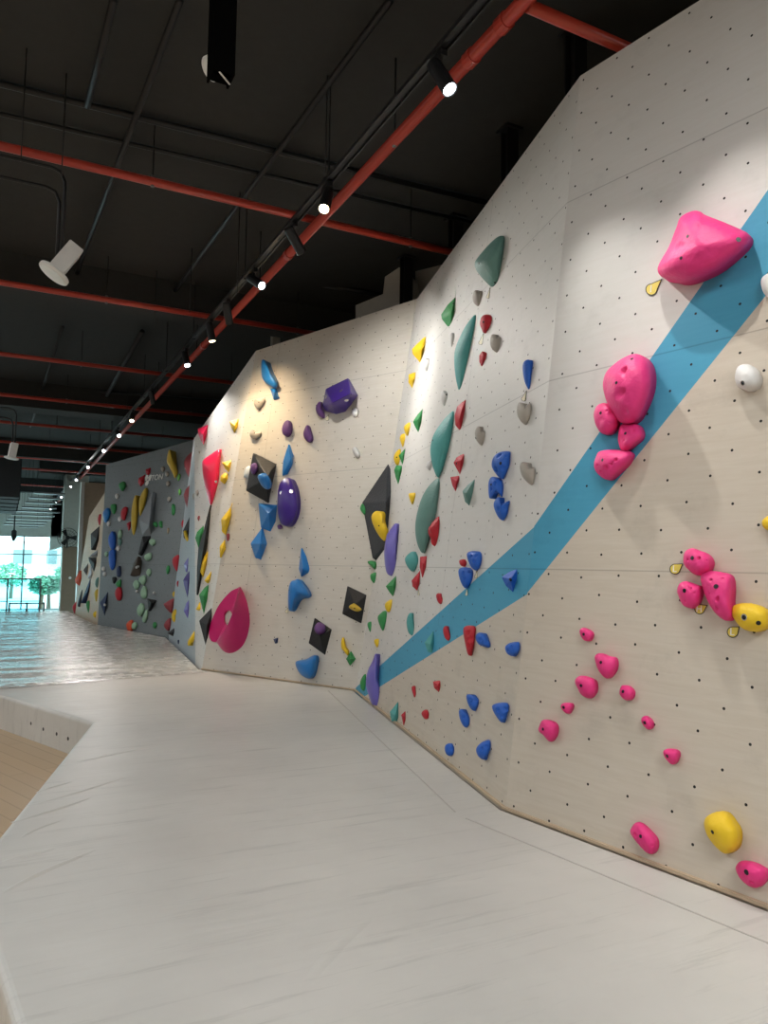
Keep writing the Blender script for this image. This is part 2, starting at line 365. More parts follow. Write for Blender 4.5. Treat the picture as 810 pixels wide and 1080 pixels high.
def hold(zone, col, mode, h, pts, label, apex=None, bolts='', dents='', group=None, name=None, rough=0.0, br=0.009, cat='climbing hold', washer='', k=0.3, sharp=2.0, face=0.78, on=None):
    P2 = px(zone, pts)
    if mode == 'd': P2 = smoothpoly(P2)
    cx = sum(p[0] for p in P2) / len(P2); cy = sum(p[1] for p in P2) / len(P2)
    hw = hitwall(cx, cy)
    if on:
        d_ = ray(cx, cy); o_, t_ = HOLDS[on]; l_, n_, i_, q_ = t_.ray_cast(EYE, d_)
        if l_ is not None: hw = (l_, n_ if n_.dot(d_) < 0 else -n_, q_, 'volume')
    if hw is None: print('NO WALL', label); return None
    P, n = hw[0], hw[1]
    v = (EYE - P).normalized(); nd = n.dot(v)
    # working plane of the hold: the wall's own plane on walls seen face on; on walls seen edge on
    # what shows is how far the hold stands out, so its rim is tilted off the wall
    m_ = n; beta = 0.0
    while m_.dot(v) < face and beta < 6:
        beta += 0.05; m_ = (n + v * beta).normalized()
    off = k * h if k > 0.5 else 0.0
    hd = h * (1 - k) if k > 0.5 else h
    ring = [onplane(x, y, P, m_) for x, y in P2]
    lowest = min((p - P).dot(n) for p in ring)
    kk_ = 0.22 * hd if (mode == 'd' and k <= 0.5) else 0.006
    pp = P + n * (off + kk_ - lowest * (1.0 if beta else 0.0))
    ring = [onplane(x, y, pp, m_) for x, y in P2]
    dists = [((a_ - sum(ring, Vector()) / len(ring)).length) for a_ in ring]
    xs_ = [p[0] for p in P2]; ys_ = [p[1] for p in P2]
    wmin = min(max(xs_) - min(xs_), max(ys_) - min(ys_)) / F * (P - EYE).length
    hd = min(hd, wmin * (0.62 if mode == 'd' else 0.7))
    size = max((a - b_).length for a in ring[::3] for b_ in ring[::3])
    base = [p - n * ((p - P).dot(n) + 0.004) for p in ring]
    bm = bmesh.new()
    cen = sum(ring, Vector()) / len(ring)
    if mode == 'd':
        apx = px(zone, apex)[0] if apex else (cx, cy)
        nr = 12 if size > 0.16 else 7
        rows = [[bm.verts.new(p) for p in base]]
        for j in range(nr):
            t = j / nr
            s = (1 - t ** sharp) ** (1 / sharp) if j else 1.0
            hh = hd * 0.85 * math.sin(math.acos(min(1, max(0, s))))
            c0 = onplane(cx + (apx[0] - cx) * t, cy + (apx[1] - cy) * t, pp + m_ * hh, m_)
            rows.append([bm.verts.new(c0 + (p - cen) * s) for p in ring])
        for a, b_ in zip(rows, rows[1:]):
            for i in range(len(a)): bm.faces.new((a[i], a[(i + 1) % len(a)], b_[(i + 1) % len(a)], b_[i]))
        top = bm.verts.new(onplane(*apx, pp + m_ * (hd * 0.85), m_))
        for i in range(len(rows[-1])): bm.faces.new((rows[-1][i], rows[-1][(i + 1) % len(rows[-1])], top))
        bm.faces.new(rows[0][::-1])
        if rough:
            from mathutils import noise as _n
            for vv in bm.verts:
                if (vv.co - P).dot(n) > 0.01:
                    vv.co += m_ * rough * (_n.noise(vv.co * (2.2 / max(size, .08))) + 0.5 * _n.noise(vv.co * (5 / max(size, .08))))
    else:
        for p in base: bm.verts.new(p)
        for p in ring: bm.verts.new(p)
        aps = px(zone, apex) if apex else [(cx, cy)]
        for x, y in aps: bm.verts.new(onplane(x, y, pp + m_ * hd, m_))
        bmesh.ops.convex_hull(bm, input=bm.verts)
        bmesh.ops.dissolve_limit(bm, angle_limit=math.radians(3), verts=bm.verts, edges=bm.edges)
        lone = [v_ for v_ in bm.verts if not v_.link_faces]
        bmesh.ops.delete(bm, geom=lone, context='VERTS')
        if size > 0.12: bmesh.ops.bevel(bm, geom=bm.edges[:], offset=min(0.012, size * 0.025), segments=2, affect='EDGES', profile=0.6)
    fixn(bm)
    if dents:
        tb = BVHTree.FromBMesh(bm)
        x0, y0, kk = ZN[zone]
        for dd in dents.split():
            dx, dy, dr, dp = (float(q) for q in dd.split(','))
            d = ray(x0 + dx / kk, y0 + dy / kk); loc, nor, i, dist = tb.ray_cast(EYE, d)
            if loc is None: continue
            rr = dr / kk / F * dist * 1.15
            sub = [e for e in bm.edges if any((w.co - loc).length < rr * 1.6 for w in e.verts)]
            bmesh.ops.subdivide_edges(bm, edges=sub, cuts=2, use_grid_fill=True)
            for w in bm.verts:
                q = (w.co - loc).length / rr
                if q < 1 and (w.co - P).dot(n) > 0.006: w.co -= n * dp * (1 - q * q) ** 1.2
        fixn(bm)
    tb = BVHTree.FromBMesh(bm)
    o = obj(name or ('climbing_volume' if cat == 'climbing volume' else 'climbing_hold'), bm, col, None, smooth=(mode == 'd'), loc=P)
    tag(o, label, cat, group)
    if bolts:
        for q in px(zone, bolts): bolt_on(o, tb, q, br)
    if washer:
        for q in px(zone, washer): bolt_on(o, tb, q, br * 1.5, 'chrome', 'bolt_washer', 'bright metal bolt washer')
    HOLDS[label] = (o, tb)
    return o
def route_tag(zone, c, tip, w, label, mat='tagyellow', letter=None, group=None):
    (x, y), (tx, ty) = px(zone, c)[0], px(zone, tip)[0]
    w /= ZN[zone][2]
    hw = hitwall(x, y); P, n = hw[0], hw[1]
    a = math.atan2(ty - y, tx - x); ln = math.hypot(tx - x, ty - y); r = w / 2
    def outl(k):
        out = []
        for i in range(22):
            t = math.radians(48 + (360 - 96) * i / 21)
            out.append((x + k * r * math.cos(a + t), y + k * r * math.sin(a + t)))
        out.append((x + k * ln * math.cos(a), y + k * ln * math.sin(a)))
        return out
    def plate(k, off, th):
        bm = bmesh.new()
        lo = [bm.verts.new(onplane(*p, P + n * off, n)) for p in outl(k)]; hi = [bm.verts.new(v.co + n * th) for v in lo]
        bm.faces.new(lo[::-1]); bm.faces.new(hi)
        for i in range(len(lo)): bm.faces.new((lo[i], lo[(i + 1) % len(lo)], hi[(i + 1) % len(lo)], hi[i]))
        fixn(bm); return bm
    o = obj('route_tag', plate(1.0, 0.001, 0.004), 'ink', None, loc=P)
    tag(o, label, 'route tag', group)
    obj('tag_face', plate(0.86, 0.0035, 0.003), mat, o)['label'] = 'yellow face inside the black rim' if mat == 'tagyellow' else 'pale face inside the dark rim'
    if letter:
        cu = bpy.data.curves.new('letter', 'FONT'); cu.body = letter; cu.align_x = 'CENTER'; cu.align_y = 'CENTER'; cu.extrude = 0.001
        dist = (P - EYE).length; cu.size = w * 0.85 / F * dist
        t = bpy.data.objects.new('letter', cu); COL.objects.link(t)
        up = (Vector((0, 0, 1)) - n * n.z).normalized(); rt = up.cross(n)
        mt = Matrix((rt, up, n)).transposed().to_4x4(); mt.translation = P + n * 0.0075
        dg = bpy.context.evaluated_depsgraph_get()
        me = bpy.data.meshes.new_from_object(t.evaluated_get(dg)); bpy.data.objects.remove(t)
        me.transform(mt); me.transform(Matrix.Translation(-P)); me.materials.clear(); me.materials.append(MAT['tagwhite'])
        lo = bpy.data.objects.new('printed_letter', me); COL.objects.link(lo); lo.parent = o
        lo['label'] = 'white printed letter ' + letter
    return o

# ---- right wall: pink problem
g = 'pink holds on the right wall'
hold('B', 'pink', 'd', .24, '340,132 270,170 245,235 200,350 140,455 133,500 160,535 220,550 300,562 400,535 520,475 640,375 685,320 685,275 640,245 520,195 420,155 390,135', 'largest pink three-cornered hold, highest on the right wall, over the blue band', bolts='320,285 280,418 242,220', washer='630,305', dents='385,265,26,.018 260,345,24,.015 410,350,22,.008 375,225,20,.012', group=g, sharp=3.2, rough=.006)
hold('A', 'pink', 'd', .20, '370,88 430,110 475,170 490,260 480,350 440,460 390,550 330,585 260,575 210,510 170,450 145,380 135,290 155,220 220,155 300,105', 'big pink egg hold with finger pockets above three smaller pink holds on the blue band', bolts='237,295 348,125', dents='285,205,30,.035 275,358,28,.035 300,495,26,.012', group=g, rough=.012, sharp=2.4)
hold('A', 'pink', 'd', .11, '130,440 185,450 215,500 250,560 235,620 190,660 130,655 95,610 75,540 90,470', 'small pink hold tucked at the lower left of the big pink egg hold', bolts='125,510', dents='165,495,12,.01 185,580,10,.008', group=g, rough=.008)
hold('A', 'pink', 'd', .11, '270,595 350,585 400,600 425,650 410,700 360,740 310,780 270,775 255,720 248,650', 'small round pink hold on the blue band directly under the big pink egg hold', bolts='300,655', dents='355,635,12,.012 290,705,10,.008', group=g, rough=.01)
hold('A', 'pink', 'd', .12, '80,840 110,790 180,772 280,775 335,785 350,815 320,870 260,930 200,980 150,980 100,940 75,890', 'pink ridged hold lying across the blue band, lowest of the egg hold cluster', bolts='138,845', dents='160,895,16,.022 195,870,14,.022 230,845,14,.02 125,925,12,.018 100,880,10,.012', group=g, rough=.012)
hold('C', 'pink', 'd', .11, '205,190 220,145 265,122 320,140 370,160 405,195 412,240 390,290 340,315 290,312 240,275 210,235', 'pink pocketed hold, top of the pink trio beside the yellow blob at mid height', bolts='270,192', dents='315,195,14,.02 238,205,9,.012 370,210,9,.01', group=g, rough=.01, br=.011)
hold('C', 'pink', 'd', .10, '165,430 180,375 225,358 270,370 310,385 335,400 335,460 310,520 270,550 225,540 190,505', 'pink pocketed hold left of the long pink hold, H tag below', bolts='215,425', dents='255,410,13,.015 285,440,9,.01 220,500,9,.01', group=g, rough=.01, br=.011)
hold('C', 'pink', 'd', .17, '325,330 345,300 400,285 470,290 530,310 550,350 555,420 550,500 555,600 530,635 490,630 440,590 390,520 345,420', 'long pink hold with cracks, between the small pink holds and the yellow blob', bolts='440,395', dents='448,485,17,.025 400,350,13,.015 475,415,14,.02 392,440,8,.012 445,550,12,.012 485,340,10,.012', group=g, rough=.012, br=.012)
hold('C', 'yellow', 'd', .16, '545,580 560,535 610,515 690,515 760,540 810,580 815,640 790,690 720,715 650,705 610,680 570,630', 'yellow blob hold touching the long pink hold at the right edge of the wall', bolts='640,615 742,655', washer='640,614', group='yellow holds on the right wall', br=.011)
for s_, l_, bo in (
    ('245,70 265,57 300,75 308,95 295,122 270,122 250,100', 'topmost small pink hold of the slanting pink chains on the raw plywood', '265,90'),
    ('320,210 345,185 390,200 425,210 430,255 410,295 380,312 345,280', 'pink hold second from the top of the lower pink group, larger and right', '352,232'),
    ('222,320 250,298 300,310 325,330 325,380 295,412 255,395 230,355', 'large pink hold lower left of the second one, left branch of the lower pink group', '252,348'),
    ('443,375 455,348 490,350 515,380 505,415 475,422 450,400', 'small pink hold first down the right branch of the lower pink group', '463,378'),
    ('150,450 165,435 203,438 205,465 185,490 160,475', 'smallest pink hold, on the left branch just above its last one', '164,458'),
    ('40,560 60,520 110,530 130,555 125,600 95,630 65,600 42,580', 'pink hold farthest left and last on the left branch of the lower pink group', '60,567'),
    ('555,515 575,500 605,525 608,555 590,570 565,550', 'narrow pink hold second down the right branch of the lower pink group', '572,535'),
    ('665,680 690,665 735,675 740,710 715,745 680,720', 'pink hold with big dark bolt hole, last on the right branch of the group', '685,703')):
    hold('D', 'pink', 'd', .085, s_, l_, bolts=bo, group=g, rough=.006, br=.009, k=.35)
hold('E', 'pink', 'd', .08, '75,175 100,140 135,145 180,185 215,230 215,280 190,308 150,290 100,235 78,200', 'oval pink hold just above the mat, left of the low yellow egg hold', bolts='130,213', dents='100,205,12,.015 190,262,8,.01', group=g, rough=.006, k=.35)
hold('E', 'yellow', 'd', .14, '465,150 485,105 540,80 590,90 630,140 655,190 650,260 620,295 580,305 535,275 490,215', 'large scuffed yellow egg hold low on the right wall near the mat', bolts='513,190', group='yellow holds on the right wall', rough=.006, k=.35)
hold('E', 'pink', 'd', .085, '640,370 665,345 720,350 770,370 805,400 800,450 760,485 710,480 665,440 642,400', 'pink oval hold at the bottom right corner, right of the low yellow egg hold', bolts='695,405', dents='722,458,9,.01', group=g, rough=.006, br=.012, k=.35)
hold('X', 'white', 'd', .12, '705,650 715,620 745,612 775,630 785,665 770,690 740,695 712,680', 'round white hold with one dark bolt hole below the blue band', bolts='730,672', washer='730,672', group='white holds on the right wall', k=.4)
hold('X', 'white', 'd', .12, '787,350 800,330 820,325 840,345 838,385 815,402 795,385', 'white hold cut by the right picture edge, upon the blue band', group='white holds on the right wall')
hold('o', 'yellow', 'd', .08, '804,549 811,544 820,547 822,556 812,560 805,556', 'little yellow hold cut by the right picture edge above the yellow blob', group='yellow holds on the right wall')
tg = 'yellow route tags on the right wall'
route_tag('B', '100,610', '165,545', 72, 'yellow teardrop tag with white centre at the lower left of the largest pink hold', letter='1', group=tg)
route_tag('C', '150,272', '207,232', 76, 'yellow teardrop tag marked L left of the top pink pocketed hold', letter='L', group=tg)
route_tag('C', '325,557', '382,528', 72, 'yellow teardrop tag marked H under the left pink pocketed hold', letter='H', group=tg)
route_tag('C', '560,720', '608,680', 80, 'yellow teardrop tag marked L under the yellow blob hold', letter='L', group=tg)

# ---- second wall: teal, red, blue, green and yellow problems
g = 'teal holds on the second wall'
hold('G', 'sage', 'd', .24, '715,172 732,190 728,270 720,350 700,470 670,495 640,490 590,440 550,385 545,340 570,300 630,230 680,185', 'large dark teal rounded triangle hold, highest on the second wall', bolts='572,347 672,468', group=g, sharp=2.2)
hold('F', 'teal', 'd', .10, '480,380 472,450 450,560 425,652 410,620 402,560 405,500 430,440 455,400', 'slim teal leaf hold, topmost of the three teal leaves', group=g)
hold('H', 'teal', 'd', .16, '535,260 537,380 510,520 460,680 403,800 360,720 340,620 340,540 365,450 430,350 490,285', 'bright teal leaf hold with one bolt, middle of the three teal leaves', bolts='358,497', group=g)
hold('a', 'sage', 'd', .20, '330,78 330,130 322,200 300,270 275,328 255,300 247,250 252,200 270,140 300,95', 'dark teal leaf hold, lowest of the three, with a red hold on its edge', group=g)
hold('H', 'sage', 'f', .13, '715,808 705,900 655,1030 620,1000 598,910 640,860', 'small pale teal pointed hold left of the upper blue holds', apex='625,930', group=g)
hold('a', 'teal', 'd', .10, '213,345 240,322 262,345 258,370 240,390 222,375', 'small teal hold beside the long purple hold and two red ones', group=g)
hold('a', 'teal', 'd', .10, '218,560 224,535 235,530 245,570 245,605 225,595', 'rounded teal hold just over the upper edge of the blue band', group=g)
hold('J', 'teal', 'f', .10, '80,440 120,385 130,440 120,490 95,485', 'teal hold set on the blue band, almost its colour', group=g)
hold('a', 'teal', 'f', .12, '162,860 190,825 197,880 185,900 168,890', 'teal pointed hold close above the mat, left of a small red one', group=g)
g = 'red holds on the second wall'
hold('G', 'red', 'd', .10, '578,720 590,680 630,670 660,690 650,740 605,788 585,760', 'red hold under the large dark teal hold, with a hanging tag', bolts='600,718', group=g, rough=.008)
hold('G', 'red', 'f', .09, '572,930 590,903 632,915 620,960 585,996 573,970', 'small red pointed hold right of the slim teal leaf', apex='600,930', group=g)
hold('H', 'red', 'f', .14, '630,165 635,230 600,420 580,420 540,375 535,290 555,220 595,185', 'largest red faceted hold, against the right edge of the bright teal leaf', apex='590,260 575,330', group=g)
hold('H', 'red', 'f', .12, '622,605 620,690 580,780 555,720 525,680 550,635 590,612', 'red hooked hold above a smaller dark red wedge', bolts='552,685', apex='585,660', group=g)
hold('H', 'red', 'f', .09, '500,795 585,785 580,820 540,910 515,860', 'dark red wedge hold hanging below the red hooked hold', apex='550,830', group=g)
hold('a', 'red', 'd', .13, '293,260 300,235 325,205 330,260 315,305 298,285', 'red lumpy hold stuck to the right edge of the dark teal leaf', group=g, rough=.03)
hold('a', 'red', 'f', .12, '263,340 290,337 288,380 270,410 262,375', 'red wedge hold, upper of two joined at mid height', group=g)
hold('a', 'red', 'f', .12, '235,420 265,385 268,430 255,455 238,440', 'red wedge hold, lower of two joined at mid height', group=g)
hold('J', 'red', 'd', .06, '245,50 270,45 283,65 270,80 250,72', 'tiny red hold beside the pair of blue pocketed holds', group=g)
hold('J', 'red', 'd', .07, '135,215 150,205 168,235 160,258 142,245', 'small red hold just above the blue band', group=g)
hold('J', 'red', 'd', .08, '168,375 185,362 205,410 195,432 175,415', 'dark red curled hold on the blue band', group=g)
hold('J', 'red', 'd', .11, '265,370 320,365 318,420 310,480 292,502 278,470', 'tall ribbed red hold across the lower edge of the blue band', group=g, dents='285,395,14,.015 300,425,14,.015 290,455,12,.015')
hold('J', 'red', 'f', .07, '120,625 155,620 162,645 148,676 125,655', 'red square-topped hold on the raw plywood, highest of three small ones', group=g)
hold('J', 'red', 'd', .06, '18,655 33,648 40,690 30,698', 'narrow dark red hold left of the red square-topped one', group=g)
hold('J', 'red', 'd', .06, '65,775 85,758 102,775 98,800 80,802', 'small dark red hold below the red square-topped one', group=g)
hold('a', 'red', 'f', .07, '200,870 213,858 217,890 208,905', 'small dark red hold touching the teal one above the mat', group=g)
g = 'blue holds on the second wall'
hold('F', 'blue', 'd', .12, '645,570 650,545 668,538 676,560 674,620 668,645 652,615', 'dark blue upright hold near the wall corner, highest of the blue holds', group=g)
hold('I', 'blue', 'd', .13, '435,260 460,190 520,150 600,145 615,170 610,270 580,350 545,405 500,385 450,320', 'large blue hold with four pockets, top of the stack of three', bolts='522,258', dents='505,185,26,.04 475,312,28,.04 540,300,24,.04 570,190,18,.015', group=g, br=.012)
hold('I', 'blue', 'd', .12, '405,450 430,390 480,390 530,420 548,470 545,570 530,580 500,540 460,545 430,590 410,570', 'blue hold notched below, middle of the stack of three', bolts='432,460', dents='465,445,17,.03 430,500,18,.03', group=g)
hold('I', 'blue', 'd', .12, '455,640 480,590 510,580 525,640 610,612 600,680 580,760 540,800 500,770 465,700', 'blue hold notched above, bottom of the stack of three', dents='500,690,24,.012 560,690,24,.012', group=g)
hold('J', 'blue', 'd', .11, '280,20 310,5 350,15 352,60 330,97 300,80', 'blue pocketed hold with a tag, upper right of a close pair', dents='300,30,9,.02 325,25,9,.02 315,55,9,.02', group=g)
hold('J', 'blue', 'd', .11, '240,100 265,82 310,95 310,140 280,182 255,160', 'blue pocketed hold with a tag, lower left of a close pair', dents='262,108,8,.02 290,102,8,.02 268,135,8,.02', group=g)
hold('J', 'blue', 'f', .13, '445,130 480,105 525,90 525,140 498,200 465,170', 'dark blue three-cornered hold on the blue band', apex='490,140', bolts='490,143', group=g)
hold('J', 'blue', 'd', .12, '322,410 340,392 370,405 392,440 390,465 350,455 330,440', 'blue hold right of the tall ribbed red hold', dents='345,425,10,.015 370,440,9,.012', group=g)
hold('J', 'blue', 'd', .12, '463,460 490,440 530,440 530,480 500,505 470,490', 'blue hold next to the wall corner below the blue band', dents='490,462,10,.02 475,475,8,.02', group=g)
hold('J', 'blue', 'd', .10, '278,695 295,685 335,705 335,740 315,765 290,740', 'blue hold, upper left of four low blue holds', dents='300,715,9,.02 322,718,8,.02', group=g)
hold('J', 'blue', 'd', .10, '243,765 262,757 292,790 293,830 272,843 250,810', 'blue hold, just below and left of the upper left low blue hold', dents='265,795,9,.015', group=g)
hold('J', 'blue', 'd', .12, '400,745 425,728 475,728 478,770 450,820 420,790', 'biggest low blue hold, with two eye pockets, near the wall corner', dents='428,760,12,.03 458,760,12,.03 445,790,9,.015', group=g)
hold('J', 'blue', 'd', .09, '178,930 200,918 220,935 218,970 195,978 178,960', 'lowest left blue hold, right above the mat edge', dents='205,945,8,.02', group=g)
hold('J', 'blue', 'd', .11, '325,945 350,915 390,903 392,950 365,995 335,980', 'blue hold lowest on the second wall, under the one with two eye pockets', dents='350,945,10,.02 372,935,9,.02', group=g)
g = 'beige stone-like holds on the second wall'
hold('G', 'beige', 'd', .09, '530,560 540,522 560,516 572,530 590,520 595,560 575,620 540,600', 'beige heart hold under the large dark teal hold', group=g)
hold('G', 'beige', 'd', .09, '640,850 650,800 675,797 685,815 708,815 708,870 690,912 655,890', 'beige heart hold between the two upper red holds', group=g)
hold('H', 'beige', 'd', .09, '700,440 715,390 740,385 755,420 785,425 785,480 760,540 715,500', 'beige heart hold right of the red holds and above the blue stack', bolts='708,478', group=g)
hold('F', 'beige', 'd', .09, '625,720 630,692 645,692 655,702 672,692 678,715 670,750 655,770 632,748', 'beige heart hold below the dark blue upright hold', group=g)
hold('F', 'beige', 'd', .09, '635,920 642,903 660,905 670,922 688,925 690,960 677,985 645,955', 'beige heart hold next to the wall corner, beside the blue stack', group=g)
hold('H', 'white', 'd', .08, '420,140 430,100 448,95 458,110 478,108 485,160 458,220 430,190', 'white heart hold over the bright teal leaf', group='white holds on the second wall', bolts='470,125')
hold('G', 'white', 'd', .08, '383,800 395,785 415,795 418,830 400,880 385,850', 'white hold under the green pointed hold high up', group='white holds on the second wall')
hold('G', 'white', 'd', .08, '220,980 230,945 245,955 262,945 265,985 245,1030 225,1015', 'white heart hold below the upper yellow hold', group='white holds on the second wall')
hold('H', 'white', 'd', .06, '305,700 320,670 345,665 352,710 338,745 315,730', 'little white hold against the left edge of the bright teal leaf', group='white holds on the second wall')
tg = 'pale route tags on the second wall'
for a_, b_, w_, l_ in (('628,560', '643,500', 20, 'narrow pale tag hanging under the large dark teal hold'), ('582,850', '600,790', 24, 'narrow pale tag hanging under the tagged red hold')):
    route_tag('G', a_, b_, w_, l_, 'tagpale', group=tg)
route_tag('F', '650,678', '660,648', 16, 'narrow pale tag under the dark blue upright hold', 'tagpale', group=tg)
route_tag('J', '325,128', '332,98', 14, 'narrow pale tag under the upper right hold of the blue pair', 'tagpale', group=tg)
route_tag('J', '280,212', '283,184', 12, 'narrow pale tag under the lower left hold of the blue pair', 'tagpale', group=tg)
route_tag('J', '53,212', '52,188', 8, 'thin pale tag hanging below the two joined red wedges', 'tagpale', group=tg)
g = 'green holds on the second wall'
hold('G', 'green', 'f', .15, '420,560 428,620 430,660 405,750 370,745 335,700 330,670 370,610', 'green kite-shaped hold near the top of the second wall', apex='395,660', bolts='408,600', group=g)
hold('H', 'green', 'f', .15, '275,240 285,300 280,350 248,440 215,390 195,345 230,290', 'green kite-shaped hold above the chain of yellow holds', apex='240,330', bolts='212,313', group=g)
hold('H', 'green', 'f', .11, '137,560 132,640 125,705 95,650 80,620 110,590', 'green pointed hold against a yellow crescent', group=g)
hold('H', 'green', 'f', .13, '60,700 120,705 122,760 88,865 55,800 42,740', 'green hanging cone hold right of the tip of the big black volume', apex='85,740', group=g)
hold('M', 'green', 'd', .10, '88,600 108,550 140,590 140,640 125,655', 'small green hold at the left corner of the big black volume', group=g)
hold('N', 'green', 'd', .10, '165,75 200,68 222,90 215,125 190,105', 'small green hold below the bottom of the big black volume', group=g)
hold('N', 'green', 'd', .09, '185,155 222,143 222,180 210,212 188,190', 'small green hold, second below the big black volume', group=g)
hold('N', 'green', 'f', .16, '280,230 320,190 350,160 358,230 335,300 305,270', 'large green faceted hold under the long purple hold', apex='330,225', group=g)
hold('N', 'green', 'd', .15, '230,425 250,400 270,385 292,395 290,450 265,512 240,470', 'dark green pointed hold below a little yellow one', group=g)
hold('N', 'green', 'd', .07, '165,470 172,457 188,455 192,490 190,530 172,500', 'thin green hold left of the dark green pointed hold', group=g)
hold('N', 'green', 'd', .10, '120,830 150,785 160,840 150,890 125,880', 'green hold half hidden by the low purple fin near the mat', group=g)
hold('N', 'green', 'f', .08, '60,640 90,690 55,732 30,690', 'small green diamond hold at the end of a yellow crescent', group=g)
g = 'yellow holds on the second wall'
hold('G', 'yellow', 'f', .18, '245,808 255,830 235,900 210,980 150,920 145,890 200,835', 'upper yellow wedge hold near the top of the wall fold', apex='205,890', group=g)
hold('F', 'yellow', 'f', .10, '240,590 268,582 272,600 255,642 238,618', 'small yellow wedge hold hanging under the upper yellow wedge', group=g)
hold('H', 'yellow', 'd', .10, '125,385 170,350 180,390 160,460 135,440', 'yellow bead hold, upper of two under the green kite', group=g)
hold('H', 'yellow', 'd', .10, '90,470 120,440 145,470 120,555 100,520', 'yellow bead hold, lower of two under the green kite', group=g)
hold('H', 'yellow', 'd', .12, '95,570 60,590 40,640 55,690 90,700 100,660', 'yellow crescent hold behind the green pointed hold', bolts='65,635', group=g)
hold('H', 'yellow', 'd', .09, '165,930 222,925 215,970 192,1020 168,970', 'lone yellow teardrop hold between the black volume and the teal leaf', group=g)
hold('N', 'yellow', 'd', .09, '280,335 325,312 320,365 300,395 278,370', 'yellow hold between two green ones in the lower chain', group=g)
hold('N', 'yellow', 'd', .08, '208,570 235,562 242,590 228,618 212,595', 'small yellow hold above the tip of the low purple fin', group=g)
hold('N', 'yellow', 'd', .08, '0,570 12,555 25,610 45,640 38,668 15,640 0,620', 'yellow crescent hold joined to a small green diamond', group=g)
g = 'black volumes'
hold('a', 'slate', 'f', .32, '157,30 181,90 178,150 165,260 145,372 105,345 90,270 70,160', 'big black pyramid volume at the fold of the walls', apex='150,155 146,300', cat='climbing volume', group=g, k=.02)
hold('M', 'yellow', 'd', .10, '195,670 240,620 300,640 310,720 355,800 345,860 320,905 270,860 215,760', 'yellow banana hold on the face of the big black volume', bolts='268,760', group='yellow holds on the second wall', on='big black pyramid volume at the fold of the walls')
hold('a', 'lilac', 'd', .3, '182,228 188,250 187,350 188,385 172,405 150,390 140,330 148,275 165,245', 'long shiny purple hold against the lower right of the big black volume', group='purple holds', k=.3, rough=.02)
hold('N', 'lilac', 'd', .30, '215,655 228,700 235,820 250,880 245,970 225,995 195,980 175,930 155,840 165,760 195,700', 'tall purple fin hold low in the corner where the blue band starts', group='purple holds', k=.3, rough=.015)
hold('N', 'black', 'f', .10, '38,228 158,285 125,465 5,405', 'black diamond volume with a yellow oval hold on it', apex='82,350', cat='climbing volume', group=g, k=.3)
hold('N', 'gold', 'd', .10, '48,360 68,345 115,370 120,385 95,390 60,375', 'yellow oval hold on the small black diamond volume', bolts='84,370', group='yellow holds on the second wall', on='black diamond volume with a yellow oval hold on it')

# ---- centre wall: blue and purple problems
g = 'blue holds on the centre wall'
hold('K', 'azure', 'd', .20, '155,65 175,60 205,120 245,180 250,225 220,225 170,190 155,150', 'long blue hold at the top left of the centre wall', group=g, apex='215,180')
hold('K', 'azure', 'f', .12, '210,240 240,235 270,300 230,308', 'small blue wedge hold under the long blue top left hold', group=g)
hold('K', 'azure', 'f', .26, '325,590 355,660 350,720 320,780 285,790 290,700', 'blue upright fin hold with a wide shadow above the oval purple hold', apex='340,690', group=g)
hold('b', 'azure', 'f', .18, '247,512 262,525 305,518 302,570 285,602 255,590', 'blue fan-shaped hold left of the oval purple hold', apex='280,545', group=g)
hold('b', 'azure', 'f', .15, '258,590 275,640 255,690 237,685 222,640', 'blue kite-shaped hold under the blue fan-shaped one', apex='255,640', group=g)
hold('L', 'azure', 'f', .20, '405,165 435,220 458,300 450,325 405,350 390,300', 'tall blue leaf hold with a long shadow at mid height', apex='415,300', group=g)
hold('L', 'azure', 'd', .22, '340,385 365,372 395,370 455,450 445,480 395,490 350,562 325,550 325,440', 'blue bent hold directly under the tall blue leaf', apex='370,440', group=g, bolts='330,435')
hold('L', 'azure', 'd', .18, '370,890 400,878 440,870 490,845 507,870 490,960 460,995 410,975 378,930', 'wide blue heart-shaped hold low on the centre wall', group=g)
hold('L', 'navy', 'f', .06, '230,745 258,735 255,770 240,772', 'tiny dark blue three-cornered hold right of the big magenta hold', group=g)
g = 'purple holds'
hold('K', 'purple', 'f', .32, '700,172 765,280 720,340 680,385 620,398 560,380 540,350 560,240 600,240', 'biggest purple hold shaped like a bird head, top of the centre wall', apex='720,270 600,330', washer='692,313 658,252 562,293', group=g, br=.02)
hold('K', 'plum', 'd', .12, '525,320 535,365 550,400 545,425 515,410 498,370 505,340', 'half-moon purple hold at the lower left of the biggest purple hold', group=g)
hold('K', 'plum', 'd', .14, '285,490 300,450 325,440 342,470 340,520 315,542 290,525', 'oval purple hold, left one of two casting round shadows', group=g)
hold('K', 'plum', 'd', .16, '420,515 440,470 455,490 475,560 450,577 425,550', 'purple half-oval hold, right one of two casting round shadows', group=g)
hold('b', 'purple', 'd', .30, '310,470 322,440 345,432 362,460 372,510 365,555 345,583 318,575 308,530', 'large dark purple oval hold with bright bolts in the middle of the wall', washer='352,475 318,478', group=g, br=.02)
hold('L', 'plum', 'd', .06, '255,25 275,20 285,40 262,48', 'tiny purple hold just beneath the large dark purple oval', group=g)
hold('K', 'black', 'f', .26, '100,645 245,715 200,965 55,885', 'black square volume tilted on its corner, left on the centre wall', apex='190,800', cat='climbing volume', group='black volumes', k=.02)
hold('K', 'azure', 'd', .10, '130,800 150,780 190,790 215,840 200,878 160,860', 'blue oval hold on the tilted black square volume', group='blue holds on the centre wall', on='black square volume tilted on its corner, left on the centre wall')
